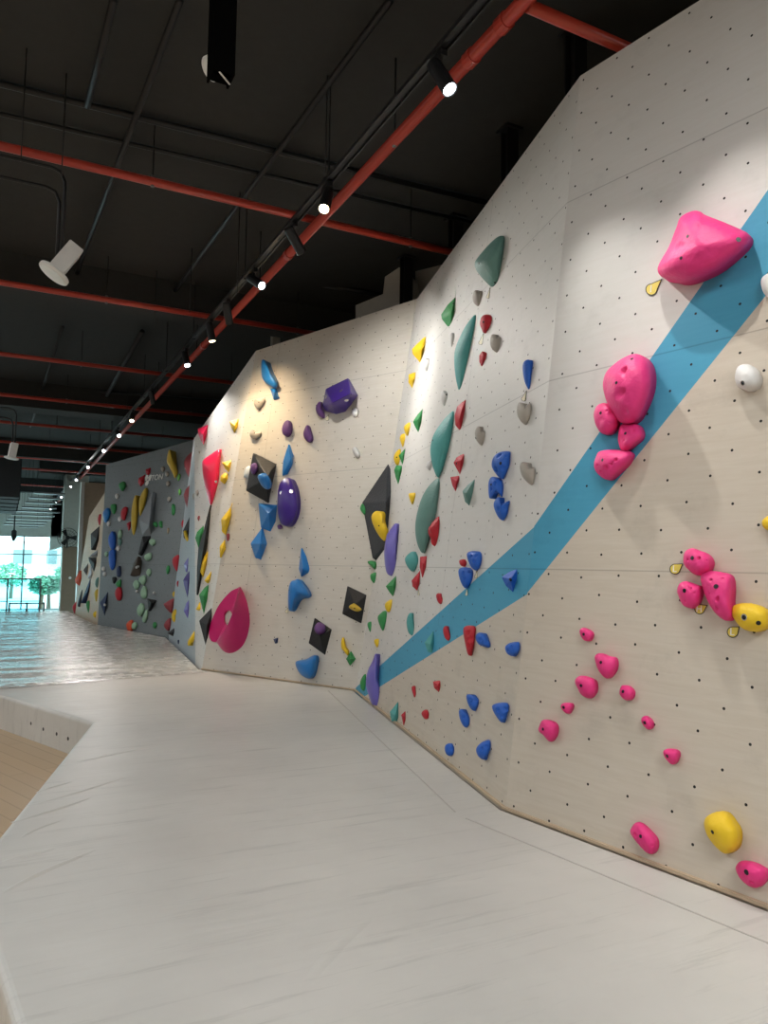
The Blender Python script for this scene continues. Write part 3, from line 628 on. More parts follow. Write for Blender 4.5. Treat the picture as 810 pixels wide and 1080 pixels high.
hold('K', 'plum', 'd', .10, '85,730 110,710 132,740 120,770 95,780', 'purple hold on the upper left edge of the tilted black square volume', group=g, on='black square volume tilted on its corner, left on the centre wall')
hold('K', 'pale', 'd', .10, '42,785 55,740 80,730 92,760 78,808 52,805', 'pale round hold at the left edge of the tilted black square volume', group='pale holds on the centre wall')
hold('L', 'black', 'f', .12, '490,610 598,683 555,845 452,770', 'black diamond volume with a round purple hold on it', apex='525,730', cat='climbing volume', group='black volumes', k=.3)
hold('L', 'plum', 'd', .10, '490,665 515,638 555,655 555,690 520,710 492,690', 'round purple hold on the lower black diamond volume', group=g, on='black diamond volume with a round purple hold on it')
g = 'beige heart holds on the centre wall'
hold('K', 'beige', 'd', .06, '105,320 115,305 140,315 165,298 180,310 165,345 135,370 110,345', 'beige heart hold under the blue top left holds, upper of two', bolts='138,325', group=g)
hold('K', 'beige', 'd', .06, '80,520 95,500 120,515 150,515 148,540 115,562 85,545', 'beige heart hold above the tilted black volume, lower of two', bolts='110,520', group=g)
g = 'pale holds on the centre wall'
hold('K', 'white', 'd', .06, '728,380 745,360 765,375 765,405 745,420 730,405', 'white hold right under the biggest purple hold', group=g)
hold('K', 'white', 'd', .07, '730,620 750,610 772,640 775,665 755,675 740,650', 'white hold near the right fold of the centre wall', group=g)
hold('M', 'white', 'd', .07, '30,60 45,45 75,90 75,112 50,108', 'white hold right above the tip of the big black volume', group=g)
route_tag('K', '570,430', '580,405', 26, 'small pale tag under the biggest purple hold', 'tagpale', group='pale route tags on the centre wall')
route_tag('L', '315,570', '322,545', 20, 'small pale tag under the blue bent hold', 'tagpale', group='pale route tags on the centre wall')

# the big magenta hold with a round hole through its left face
def magenta():
    P, n = hitwall(*px('Y', '380,560')[0])[:2]
    HR = 0.34
    ridge = smooth_open(px('Y', '500,112 470,185 440,300 415,400 385,480 345,570 290,660 215,768'), 4)
    right = smooth_open(px('Y', '505,108 540,170 590,300 620,480 610,620 570,760 500,860 400,915 320,905 260,850 218,775'), 4)
    left = smooth_open(px('Y', '498,110 400,150 330,215 260,300 215,370 180,450 145,540 122,640 125,720 160,775 212,772'), 4)
    def resample(q, m_):
        q = [np.array(p) for p in q]; d = [0]
        for a, b_ in zip(q, q[1:]): d.append(d[-1] + np.linalg.norm(b_ - a))
        out = []
        for i in range(m_):
            t = d[-1] * i / (m_ - 1); j = max(k for k in range(len(d)) if d[k] <= t + 1e-9); j = min(j, len(q) - 2)
            f = (t - d[j]) / max(1e-9, d[j + 1] - d[j]); out.append(q[j] * (1 - f) + q[j + 1] * f)
        return out
    K = 28
    ridge, right, left = resample(ridge, K), resample(right, K), resample(left, K)
    def hgt(i): return HR * (0.12 + 0.88 * math.sin(math.pi * min(1, max(0, (i / (K - 1)) * 0.9 + 0.08))) ** 0.8)
    rid = [onplane(*ridge[i], P + n * hgt(i), n) for i in range(K)]
    rgt = [onplane(*right[i], P - n * .004, n) for i in range(K)]
    lft = [onplane(*left[i], P + n * 0.03, n) for i in range(K)]
    lfb = [p - n * ((p - P).dot(n) + .004) for p in lft]
    bm = bmesh.new()
    RV = [bm.verts.new(p) for p in rid]
    # right flank, bulging a little
    prev = RV
    for j in range(1, 9):
        s = j / 8; row = []
        for i in range(K):
            p = rid[i].lerp(rgt[i], s) + n * (0.22 * hgt(i) * math.sin(math.pi * s))
            row.append(bm.verts.new(p))
        for i in range(K - 1): bm.faces.new((prev[i], prev[i + 1], row[i + 1], row[i]))
        prev = row
    # left face: a band between outer loop (ridge down + left edge up) and the hole
    outer = [RV[i] for i in range(K)] + [bm.verts.new(lft[i]) for i in range(K - 1, -1, -1)]
    hc = px('Y', '352,485')[0]
    nO = len(outer); hole = []
    for i, v in enumerate(outer):
        # angle by image direction
        pass
    a2 = [tuple(ridge[i]) for i in range(K)] + [tuple(left[i]) for i in range(K - 1, -1, -1)]
    zc = 0.045
    rows = [outer]
    for s in (0.25, 0.5, 0.75, 1.0):
        row = []
        for i, v in enumerate(outer):
            ang = math.atan2((a2[i][1] - hc[1]) / 1.9, a2[i][0] - hc[0])
            hx = hc[0] + 4.8 * math.cos(ang); hy = hc[1] + 8.6 * math.sin(ang)
            tgt = onplane(hx, hy, P + n * (zc * (1 + 0.3 * math.cos(ang))), n)
            p = v.co.lerp(tgt, s); hgt_ = (p - P).dot(n); low = 0.045 + max(0, hgt_ - 0.045) * (1 - 0.45 * math.sin(math.pi * s))
            p = p + n * (low - hgt_) if hgt_ > 0.045 else p
            row.append(bm.verts.new(p))
        rows.append(row)
    for a, b_ in zip(rows, rows[1:]):
        for i in range(nO): bm.faces.new((a[i], b_[i], b_[(i + 1) % nO], a[(i + 1) % nO]))
    tun = [bm.verts.new(v.co - n * ((v.co - P).dot(n) - 0.002)) for v in rows[-1]]
    for i in range(nO): bm.faces.new((rows[-1][i], tun[i], tun[(i + 1) % nO], rows[-1][(i + 1) % nO]))
    lb = [bm.verts.new(p) for p in lfb]
    lt = outer[K:][::-1]
    for i in range(K - 1): bm.faces.new((lt[i], lb[i], lb[i + 1], lt[i + 1]))
    bmesh.ops.remove_doubles(bm, verts=bm.verts, dist=0.004)
    fixn(bm)
    o = obj('climbing_hold', bm, 'magenta', None, True, loc=P)
    md = o.modifiers.new('crease', 'EDGE_SPLIT'); md.split_angle = math.radians(38)
    tag(o, 'huge magenta hold with a round hole through it, low on the centre wall', 'climbing hold')
def smooth_open(p, per):
    q = [p[0]] + list(p) + [p[-1]]; out = []
    for i in range(1, len(q) - 2):
        a, b_, c, d = (np.array(q[i + k]) for k in (-1, 0, 1, 2))
        for j in range(per):
            t = j / per; out.append(0.5 * (2 * b_ + (c - a) * t + (2 * a - 5 * b_ + 4 * c - d) * t * t + (3 * b_ - a - 3 * c + d) * t ** 3))
    out.append(np.array(p[-1])); return out
magenta()

# ---- narrow white wall
g = 'holds on the narrow white wall'
hold('P', 'hotred', 'f', .28, '390,110 495,70 490,150 455,270 420,220 395,160', 'red wedge volume on the top edge of the narrow white wall', cat='climbing volume', group=g)
hold('P', 'hotred', 'd', .30, '600,305 607,380 605,450 590,620 550,760 515,835 480,740 445,580 435,470 440,410 520,350', 'large bright red shield hold high on the narrow white wall', washer='565,612', group=g, br=.015)
hold('P', 'yellow', 'f', .18, '690,40 785,15 780,90 740,150 715,110', 'yellow wedge hold with a string tag, top of the narrow white wall', group=g)
hold('P', 'yellow', 'f', .16, '620,430 715,405 710,480 690,530 650,490', 'yellow wedge hold, upper of two right of the red shield hold', group=g)
hold('P', 'yellow', 'f', .16, '610,560 650,525 690,540 690,590 640,635 605,605', 'yellow wedge hold, lower of two right of the red shield hold', group=g)
hold('P', 'yellow', 'f', .2, '705,850 712,930 695,1000 660,1120 620,1090 612,970', 'long yellow faceted hold below the red shield hold at right', apex='660,970', group=g)
hold('Q', 'yellow', 'f', .14, '555,70 562,150 515,215 512,130', 'yellow faceted hold just below the long yellow faceted one', group=g)
hold('o', 'black', 'f', .2, '222.5,532.5 221,556 221,570 215,596 209,612 207,628 207.5,600 209,578 214,562', 'black spike volume hanging below the red shield hold', cat='climbing volume', group=g)
hold('c', 'green', 'f', .16, '600,478 603,505 575,570 562,530 570,505', 'green pointed hold at the left of the black spike volume', group=g)
hold('Q', 'yellow', 'f', .14, '430,150 425,220 375,375 352,330 365,240', 'tall yellow hold right of the lower black spike', group=g)
hold('Q', 'yellow', 'f', .12, '455,320 445,410 410,425 388,405', 'yellow wedge hold between the tall yellow hold and a green one', group=g)
hold('Q', 'green', 'f', .22, '440,435 435,560 385,680 365,600 345,520 390,460', 'large green faceted hold above the black diamond', apex='385,530', group=g)
hold('Q', 'yellow', 'f', .08, '320,640 350,580 370,640 350,650', 'small yellow spike hold left of the large green one', group=g)
hold('Q', 'yellow', 'd', .12, '335,775 330,870 265,935 255,900 290,840', 'lowest yellow hold, slanting, by the foot of the narrow white wall', group=g)
hold('Q', 'black', 'f', .2, '470,620 465,700 410,945 380,850 345,730', 'black diamond volume beside the huge magenta hold', cat='climbing volume', group=g)
hold('P', 'beige', 'd', .06, '340,740 360,720 368,760 350,782', 'left of two small beige holds on the narrow white wall', group=g)
hold('P', 'beige', 'd', .06, '370,710 385,690 402,720 385,750', 'right of two small beige holds on the narrow white wall', group=g)
hold('P', 'maroon', 'd', .05, '388,960 400,935 412,950 400,985', 'tiny maroon hold left of the black spike', group=g)
hold('P', 'beige', 'd', .05, '398,325 408,318 415,335 405,345', 'tiny beige hold under the red wedge volume', group=g)
hold('Q', 'maroon', 'd', .05, '570,30 590,22 592,60 575,80', 'tiny maroon hold at the right of the yellow faceted holds', group=g)

# ---- light grey strip wall
g = 'holds on the light grey wall'
hold('P', 'maroon', 'd', .30, '350,330 355,440 345,560 325,590 280,520 262,440 275,390 310,350', 'maroon rounded volume, upper one at the edge of the grey wall', cat='climbing volume', group=g)
hold('P', 'maroon', 'f', .28, '335,640 338,820 318,875 270,800 255,740 280,680', 'maroon pointed volume, lower one at the edge of the grey wall', cat='climbing volume', group=g)
hold('c', 'black', 'f', .22, '553,440 548,500 540,545 515,530 512,500', 'black volume with a yellow crescent on it', cat='climbing volume', group=g)
hold('Q', 'yellow', 'd', .10, '220,10 238,0 250,40 272,70 270,88 240,75', 'yellow crescent hold on the black volume of the grey wall', group=g, on='black volume with a yellow crescent on it')
hold('Q', 'lilac', 'f', .18, '270,210 275,290 255,340 235,330 222,270', 'pale purple hold, top of three purple ones on the grey wall', group=g)
hold('Q', 'purple', 'f', .25, '298,320 290,440 262,550 235,480 215,400 245,350', 'dark purple pointed hold, middle of three on the grey wall', apex='255,410', group=g)
hold('Q', 'lilac', 'f', .2, '270,555 285,650 265,720 220,650 240,590', 'purple pointed hold, lowest of three on the grey wall', washer='270,645', group=g)
hold('Q', 'black', 'f', .2, '165,790 150,860 90,832 130,815', 'black wedge volume on the mat line of the grey wall', cat='climbing volume', group=g)
hold('Q', 'yellow', 'd', .14, '175,650 145,640 122,690 135,735 155,745 170,725 148,705 150,680', 'yellow hooked hold above the black wedge volume', group=g)
hold('Q', 'red', 'd', .18, '185,200 190,260 170,330 135,280 130,230 160,200', 'dark red rounded hold left of the purple ones', group=g)
hold('Q', 'maroon', 'd', .2, '145,550 140,640 120,670 60,605 80,580', 'maroon hold above the yellow hooked hold', group=g)
hold('Q', 'maroon', 'd', .2, '115,710 120,780 90,810 60,770 80,730', 'maroon hold below the yellow hooked hold', group=g)
hold('Q', 'red', 'd', .08, '165,420 180,405 185,440 170,455', 'small red hold over a yellow bead', group=g)
hold('Q', 'yellow', 'd', .08, '130,510 145,490 152,520 138,540', 'small yellow bead hold at the left of the lowest purple hold', group=g)
hold('Q', 'green', 'd', .08, '80,300 95,280 110,310 92,340', 'small green hold left of the dark red rounded hold', group=g)
hold('Q', 'navy', 'd', .06, '172,890 188,888 190,915 175,918', 'tiny navy hold near the mat on the grey wall', group=g)

# ---- dark grey wall
g = 'holds on the dark grey wall'
hold('R', 'gold', 'd', .16, '670,40 690,90 725,180 745,250 735,290 715,310 690,260 660,200 640,160 640,110 655,50', 'yellow banana hold at the top right of the dark grey wall', group=g)
hold('R', 'gold', 'd', .18, '440,400 450,460 430,570 390,665 375,620 375,520 400,450', 'yellow leaf hold, right of two, beside the grey pyramid', group=g)
hold('R', 'gold', 'd', .18, '350,470 360,600 355,740 330,850 305,800 300,640 320,520', 'yellow leaf hold, left of two, longer', group=g)
hold('R', 'red', 'f', .16, '435,230 480,210 488,262 455,282 440,262', 'dark red hold above the white lettering, upper of two', group=g)
hold('R', 'red', 'f', .18, '370,310 430,275 430,360 385,385 365,350', 'red hold left of the white lettering, lower of two', group=g)
hold('R', 'grey', 'f', .35, '502,435 512,640 505,855 405,850 372,700 440,560', 'tall grey pyramid volume in the middle of the dark grey wall', apex='470,760', cat='climbing volume', group=g, k=.02)
hold('R', 'black', 'f', .2, '405,862 500,858 455,950 385,1045 365,1030 410,930', 'black wedge volume under the tall grey pyramid', cat='climbing volume', group=g)
hold('S', 'brown', 'f', .25, '365,150 400,190 402,335 288,335 320,220', 'dark brown volume with a pale top under the black wedge', apex='355,200', cat='climbing volume', group=g)
hold('S', 'black', 'f', .2, '452,550 556,570 465,668', 'black three-cornered volume among the mint holds', cat='climbing volume', group=g)
hold('S', 'navy', 'f', .2, '78,490 70,620 50,720 3,590', 'navy diamond volume near the mat at the left of the dark grey wall', cat='climbing volume', group=g)
for s_, l_ in (('440,130 490,120 490,180 445,190 422,160', 'mint hold under the black wedge, highest of the mint chain'), ('445,290 470,268 492,310 470,340 445,320', 'mint hold second from the top of the mint chain'), ('375,360 410,333 440,345 440,400 410,425 380,390', 'mint hold third from the top, right of its neighbour'),
               ('320,400 345,375 378,395 375,450 340,465 320,430', 'mint hold third from the top, left of its neighbour'), ('390,480 420,430 450,480 450,540 410,552 388,520', 'mint hold left of the black three-cornered volume'), ('355,650 390,595 425,620 425,680 390,720 360,700', 'large mint hold below the black three-cornered volume'), ('405,740 440,660 462,690 440,770 412,775', 'lowest mint hold of the chain, long and narrow'), ('305,800 335,775 360,800 345,840 310,840', 'round mint hold beside an orange one just above the mat')):
    hold('S', 'mint', 'd', .14, s_, l_, group='mint holds on the dark grey wall')
hold('S', 'orange', 'd', .14, '255,790 310,755 320,850 270,860', 'orange hold just above the mat beside a round mint one', group=g)
hold('S', 'red', 'd', .16, '145,490 180,440 215,480 210,560 165,565', 'red round hold under a small green one on the dark grey wall', group=g)
hold('S', 'green', 'd', .1, '150,410 200,370 205,430 185,450', 'small green hold on top of the red round hold', group=g)
hold('S', 'black', 'd', .1, '118,355 150,345 165,370 132,410', 'small black hold left of the small green one', group=g)
hold('S', 'green', 'd', .1, '630,270 655,240 665,290 640,320', 'small green hold alone at the right of the mint chain', group=g)
hold('S', 'green', 'd', .1, '505,790 525,775 545,800 530,835 508,825', 'small green hold near the mat right of the mint chain', group=g)
hold('R', 'mint', 'd', .10, '470,900 500,885 528,900 530,932 500,950 475,930', 'mint hold on the black wedge under the grey pyramid', group=g, on='black wedge volume under the tall grey pyramid')
hold('R', 'green', 'd', .1, '505,740 530,722 552,750 545,775 515,765', 'green hold right of the grey pyramid, left of two', group=g)
hold('R', 'green', 'd', .1, '560,735 585,715 598,780 570,770', 'green hold right of the grey pyramid, right of two', group=g)
hold('R', 'red', 'd', .15, '205,620 240,580 270,600 255,670 235,710 205,690', 'bright red hold left of the yellow leaf holds', group=g)
hold('R', 'red', 'f', .14, '255,740 290,720 298,780 275,810', 'dark red hold touching the foot of the left yellow leaf', group=g)
hold('R', 'green', 'd', .15, '180,370 230,340 250,390 210,430', 'dark green hold high at the left of the dark grey wall', group=g)
hold('R', 'green', 'd', .14, '105,570 150,555 160,610 130,650', 'dull green hold above the blue ones', group=g)
hold('R', 'azure', 'd', .15, '30,640 70,590 105,620 90,700 50,730', 'blue hold at the left edge of the dark grey wall', group=g)
hold('R', 'blue', 'd', .18, '82,880 105,825 125,815 155,860 155,960 120,990 90,945', 'bright blue hold, upper of a vertical pair', group=g)
hold('S', 'blue', 'd', .18, '90,110 125,85 150,110 152,240 115,282 88,210', 'bright blue hold, lower of a vertical pair', group=g)
hold('S', 'navy', 'd', .1, '160,280 185,240 205,300 200,345 165,340', 'navy hold right below the blue pair', group=g)
hold('R', 'mint', 'd', .1, '172,840 195,795 218,830 210,870 180,880', 'mint hold right of the upper bright blue hold', group=g)
hold('R', 'sage', 'd', .1, '175,895 205,885 212,930 185,945', 'dark sage hold below the mint one by the blue pair', group=g)
for x_, y_, l_ in ((600, 222, 'beige bead hold left of the yellow banana'), (650, 362, 'beige bead hold below the yellow banana'), (660, 508, 'beige bead hold above a green drop'), (165, 480, 'white bead hold below the dark green hold'), (192, 697, 'white bead hold left of the bright red hold'), (87, 742, 'white bead hold below the left edge blue hold'), (178, 975, 'white bead hold under the sage hold'), (65, 1030, 'pale yellow bead hold left of the blue pair'), (640, 270, 'small pale bead hold between banana and beige beads')):
    hold('R', 'beige' if 'beige' in l_ else ('white' if 'white' in l_ else 'mint'), 'd', .1, ' '.join('%d,%d' % (x_ + 19 * math.cos(t), y_ + 25 * math.sin(t)) for t in [k * math.pi / 4 for k in range(8)]), l_, group='bead holds on the dark grey wall')
for x_, y_, l_ in ((37, 270, 'white bead hold, upper of two right of the tan wall'), (47, 320, 'white bead hold, lower of two right of the tan wall'), (350, 257, 'white dot hold on the dark brown volume'), (350, 483, 'white dot hold under the left mint pair'), (515, 497, 'white dot hold over the black three-cornered volume'), (55, 612, 'white dot hold on the navy diamond')):
    r_ = 18 if 'bead' in l_ else 10
    hold('S', 'white', 'd', .08 if r_ > 12 else .3, ' '.join('%d,%d' % (x_ + r_ * math.cos(t), y_ + r_ * 1.2 * math.sin(t)) for t in [k * math.pi / 4 for k in range(8)]), l_, group='bead holds on the dark grey wall', on='dark brown volume with a pale top under the black wedge' if 'brown' in l_ else ('navy diamond volume near the mat at the left of the dark grey wall' if 'navy' in l_ else None))
hold('R', 'green', 'd', .1, '690,550 718,620 705,660 682,640', 'green drop hold under a beige bead', group=g)
hold('R', 'lime', 'd', .1, '735,300 755,265 765,300 748,335', 'bright green hold at the tip of the yellow banana', group=g)
hold('R', 'lime', 'd', .1, '745,430 762,410 775,450 755,470', 'bright green hold between the two maroon volumes', group=g)
hold('R', 'tan', 'd', .08, '640,800 652,780 660,815 645,835', 'small tan hold right of the green pair', group=g)
hold('R', 'red', 'd', .1, '775,740 792,705 802,750 785,780', 'small red hold next to the seam of the light grey wall', group=g)
# white emblem and lettering painted on the dark grey wall
def lettering():
    P, n = hitwall(*px('R', '535,305')[0])[:2]
    up = (Vector((0, 0, 1)) - n * n.z).normalized(); rt = up.cross(n)
    cu = bpy.data.curves.new('t', 'FONT'); cu.body = 'ETON'; cu.extrude = 0.004; cu.size = 0.19; cu.align_x = 'CENTER'; cu.align_y = 'CENTER'
    t = bpy.data.objects.new('t', cu); COL.objects.link(t)
    dg = bpy.context.evaluated_depsgraph_get(); me = bpy.data.meshes.new_from_object(t.evaluated_get(dg)); bpy.data.objects.remove(t)
    mt = Matrix((rt * 1.25, up, n)).transposed().to_4x4(); me.transform(mt)
    me.materials.clear(); me.materials.append(MAT['tagwhite'])
    o = bpy.data.objects.new('wall_lettering', me); COL.objects.link(o); o.location = P + n * .006
    tag(o, 'white lettering and emblem on the dark grey wall', 'lettering')
    bm = bmesh.new()
    P2, n2 = hitwall(*px('R', '462,322')[0])[:2]
    for a0 in range(3):
        a = a0 * 2.094 + .5
        c = P2 + n2 * .006 + (rt * math.cos(a) + up * math.sin(a)) * .09
        vs = [c + (rt * math.cos(t_) + up * math.sin(t_)) * .075 for t_ in [k * math.pi / 3 for k in range(6)]]
        lo = [bm.verts.new(v) for v in vs]; hi = [bm.verts.new(v + n2 * .008) for v in vs]
        bm.faces.new(hi); bm.faces.new(lo[::-1])
        for i in range(6): bm.faces.new((lo[i], lo[(i + 1) % 6], hi[(i + 1) % 6], hi[i]))
    fixn(bm); obj('emblem', bm, 'tagwhite', o)
lettering()

# ---- tan wall at the far end
g = 'holds on the far tan wall'
hold('T', 'red', 'd', .15, '445,650 470,570 505,600 500,680 470,735', 'dark red hold, topmost on the far tan wall', group=g)
hold('T', 'black', 'f', .25, '345,850 500,735 515,800 510,960 440,1020 400,1080 350,1080 385,930', 'black faceted volume, highest on the far tan wall', cat='climbing volume', group=g)
hold('U', 'grey', 'f', .2, '360,60 500,0 492,112 330,97', 'grey wedge volume between two black ones on the far tan wall', cat='climbing volume', group=g)
hold('U', 'black', 'f', .2, '310,100 490,115 480,200 410,325 370,230 320,160', 'black volume under the grey wedge on the far tan wall', cat='climbing volume', group=g)
hold('U', 'brown', 'f', .2, '330,180 310,330 290,370 240,290', 'small dark volume left of the lower black one', cat='climbing volume', group=g)
hold('U', 'orange', 'f', .2, '120,420 190,290 240,330 260,420 210,520 130,470', 'orange red cluster hold on the left edge of the far tan wall', group=g)
hold('U', 'navy', 'f', .2, '350,420 400,380 370,490 330,600 240,750 200,760 250,640 320,520', 'long dark diagonal volume on the far tan wall', cat='climbing volume', group=g)
hold('U', 'slate', 'd', .12, '220,570 250,620 190,800 160,770', 'slate grey long hold left of the dark diagonal volume', group=g)
hold('U', 'red', 'd', .15, '110,640 150,560 155,640 130,700', 'red hold on the left edge under the orange cluster', group=g)
hold('U', 'red', 'd', .15, '90,800 150,730 160,800 125,910 95,860', 'dark red hold, lowest on the left edge of the far tan wall', group=g)
hold('U', 'green', 'd', .15, '280,760 330,730 340,900 310,890', 'green hold low on the far tan wall', group=g)
hold('U', 'gold', 'd', .15, '400,600 450,560 460,700 430,740 405,690', 'mustard hold right of the dark diagonal volume', group=g)
hold('U', 'yellow', 'd', .12, '390,890 430,870 440,930 410,970 380,930', 'yellow hold just above the mat by the dark grey wall', group=g)
hold('U', 'sage', 'd', .12, '420,420 460,390 480,460 450,540 410,500', 'sage hold above the mustard one', group=g)
hold('U', 'pale', 'f', .15, '345,220 400,330 390,370 340,420 300,400', 'white faceted hold between the black volumes', group=g)

# ------------------------------------------------------------------ room shell
ZC = 5.95          # underside of the slab
FLZ = -0.36        # hall floor below the mats
def slab(name, lo, hi, mat, label=None):
    bm = bmesh.new(); box(bm, lo, hi); fixn(bm); return struct(obj(name, bm, mat), label)
slab('floor', (-9.2, -7, -1.8), (7.2, 27, FLZ), 'oak', 'wooden hall floor below the mats')
slab('floor_lower', (-9.2, 27, -1.95), (7.2, 55.3, -1.8), 'pave', 'pale lower floor beyond the railing')
slab('ceiling', (-9.2, -7, ZC), (7.2, 55.4, ZC + .2), 'ceil', 'black sprayed concrete ceiling')
slab('wall_left', (-9.2, -7, FLZ), (-9.0, 55.4, ZC), 'plaster')
slab('wall_back', (-9.2, -7.2, FLZ), (7.2, -7, ZC), 'plaster')
slab('wall_outer_right', (7.0, -7, FLZ), (7.2, 55.4, ZC), 'darkwall')
# ---- far end: window wall at y = YW
YW = 55.0
wl = atz(-200, 640, FLZ); 
def wp(px_, py_): return aty(px_, py_, YW)
zt = wp(20, 565).z; zb = -1.8; xr = wp(52, 600).x; zm = wp(20, 585).z
slab('wall_far_header', (-9.2, YW, zt), (7.2, YW + .25, ZC), 'column')
slab('wall_far_right', (xr, YW, -1.8), (7.2, YW + .25, ZC), 'column')
xs = [xr]; step = wp(52, 600).x - wp(24, 600).x
while xs[-1] > -8.5: xs.append(xs[-1] - step)
for i in range(len(xs) - 1):
    x1, x0 = xs[i], xs[i + 1]
    bm = bmesh.new(); t = .045
    box(bm, (x0, YW + .05, zb), (x0 + t, YW + .15, zt)); box(bm, (x1 - t, YW + .05, zb), (x1, YW + .15, zt))
    for z in (zb, zm, zt - .06): box(bm, (x0 + t, YW + .05, z), (x1 - t, YW + .15, z + .06))
    fixn(bm); w = struct(obj('window_%d' % (i + 1), bm, 'frame'), 'tall shop window looking out to trees')
    bm = bmesh.new(); box(bm, (x0 + t, YW + .09, zb + .06), (x1 - t, YW + .1, zm)); box(bm, (x0 + t, YW + .09, zm + .06), (x1 - t, YW + .1, zt - .06)); fixn(bm)
    obj('window_pane', bm, 'glass', w)
# glass side panel running from the window to the brown box
ga, gb = Vector((xr - .1, YW - .3, -1.8)), aty(62.0, 643, 36.6); gb.z = -1.8
zg = aty(63.5, 577, gb.y).z
bm = bmesh.new(); bar(bm, ga + Vector((0, 0, zg + .2)), gb + Vector((0, 0, zg + .2)), .02, 2 * zg - .2); fixn(bm)
e = Vector((0, 0, zg + 1.8))
bm.free(); bm = bmesh.new()
q = [bm.verts.new(p) for p in (ga, gb, gb + e, ga + e)]; bm.faces.new(q); fixn(bm)
bmesh.ops.solidify(bm, geom=bm.faces[:], thickness=.012)
gp = obj('glass_partition', bm, 'glass'); tag(gp, 'clear glass partition between the window and the brown cabinet', 'glass partition')
bm = bmesh.new(); bar(bm, gb + e, ga + e, .03, .03); bar(bm, ga + Vector((0, 0, .02)), gb + Vector((0, 0, .02)), .03, .04); fixn(bm); obj('partition_frame', bm, 'frame', gp)
# brown cabinet, grey column, plywood return
def P0(x, y, z=0.0): v = atz(x, y, z); return v
ca = aty(63.2, 643.5, 36.0); cb = aty(92, 640, ca.y); zt_ = aty(66, 576.5, ca.y).z
bm = bmesh.new(); box(bm, (ca.x, ca.y, -1.8), (cb.x + .3, ca.y + .9, zt_)); bmesh.ops.bevel(bm, geom=bm.edges[:], offset=.015, segments=1, affect='EDGES'); fixn(bm)
cab = tag(obj('cabinet', bm, 'brownbox'), 'tall plain brown cabinet beside the far window', 'cabinet')
kx = aty(73.8, 609.5, ca.y)
bm = bmesh.new(); tube(bm, [kx, kx + Vector((0, -.05, 0))], .06, 12); fixn(bm); obj('cabinet_knob', bm, 'whiteplastic', cab)['label'] = 'round white knob'
pa = aty(67, 540, ca.y + .05); pb = aty(87.5, 540, ca.y + .05); zt2 = aty(70, 500, ca.y).z
bm = bmesh.new(); box(bm, (pa.x, ca.y + .05, zt_ + .005), (pb.x + .2, ca.y + .85, zt2)); bmesh.ops.bevel(bm, geom=bm.edges[:], offset=.02, segments=1, affect='EDGES'); fixn(bm)
struct(obj('wall_column', bm, 'column'), 'square painted concrete column above the brown cabinet')
pa = aty(88, 540, 29.0); pb = aty(113, 540, 29.0); zt3 = aty(95, 509, 29.0).z
bm = bmesh.new(); box(bm, (pa.x, 29.0, -1.8), (7.0, 29.3, zt3)); fixn(bm)
uvl = None
struct(obj('wall_far_return', bm, simple('plain_plywood', (0.50, 0.39, 0.28), .6)), 'plain plywood return wall')
bm = bmesh.new(); box(bm, (pa.x - .12, 28.9, -1.8), (pa.x, 29.3, zt3)); fixn(bm); struct(obj('trim_9', bm, 'whiteplastic'))
# wall fan on the column
def wall_fan():
    c = aty(71.5, 567, ca.y - .3)
    t = thing('wall_fan', c, 'dark wall fan fixed to the grey column above the brown cabinet', 'fan')
    bm = bmesh.new()
    for rr, yo in ((.42, -.05), (.42, .05), (.30, -.09), (.16, -.1)):
        pts = [c + Vector((rr * math.cos(a), yo, rr * math.sin(a))) for a in [k * 2 * math.pi / 28 for k in range(29)]]; tube(bm, pts, .008, 5, False)
    for k in range(20):
        a = k * math.pi / 10; u = Vector((math.cos(a), 0, math.sin(a)))
        tube(bm, [c + u * .06 + Vector((0, -.1, 0)), c + u * .30 + Vector((0, -.09, 0)), c + u * .42 + Vector((0, -.05, 0))], .005, 4)
    fixn(bm); obj('cage', bm, 'blackmetal', t)
    for k in range(3):
        bm = bmesh.new(); a = k * 2.094
        u = Vector((math.cos(a), 0, math.sin(a))); w = Vector((-math.sin(a), 0, math.cos(a)))
        q = [c + u * .05 - w * .03 + Vector((0, .02, 0)), c + u * .36 - w * .12 + Vector((0, .03, 0)), c + u * .37 + w * .1 + Vector((0, -.03, 0)), c + u * .05 + w * .04 + Vector((0, -.01, 0))]
        bm.faces.new([bm.verts.new(p) for p in q]); bmesh.ops.solidify(bm, geom=bm.faces[:], thickness=.008); fixn(bm); obj('blade', bm, 'blackmetal', t)
    bm = bmesh.new(); tube(bm, [c + Vector((0, -.03, 0)), c + Vector((0, .2, 0))], .09, 14); fixn(bm); obj('motor', bm, 'blackmetal', t)
    bm = bmesh.new(); tube(bm, [c + Vector((0, .15, -.05)), c + Vector((0, .18, -.4)), c + Vector((0, .33, -.45))], .03, 8); fixn(bm); obj('bracket', bm, 'blackmetal', t)
wall_fan()
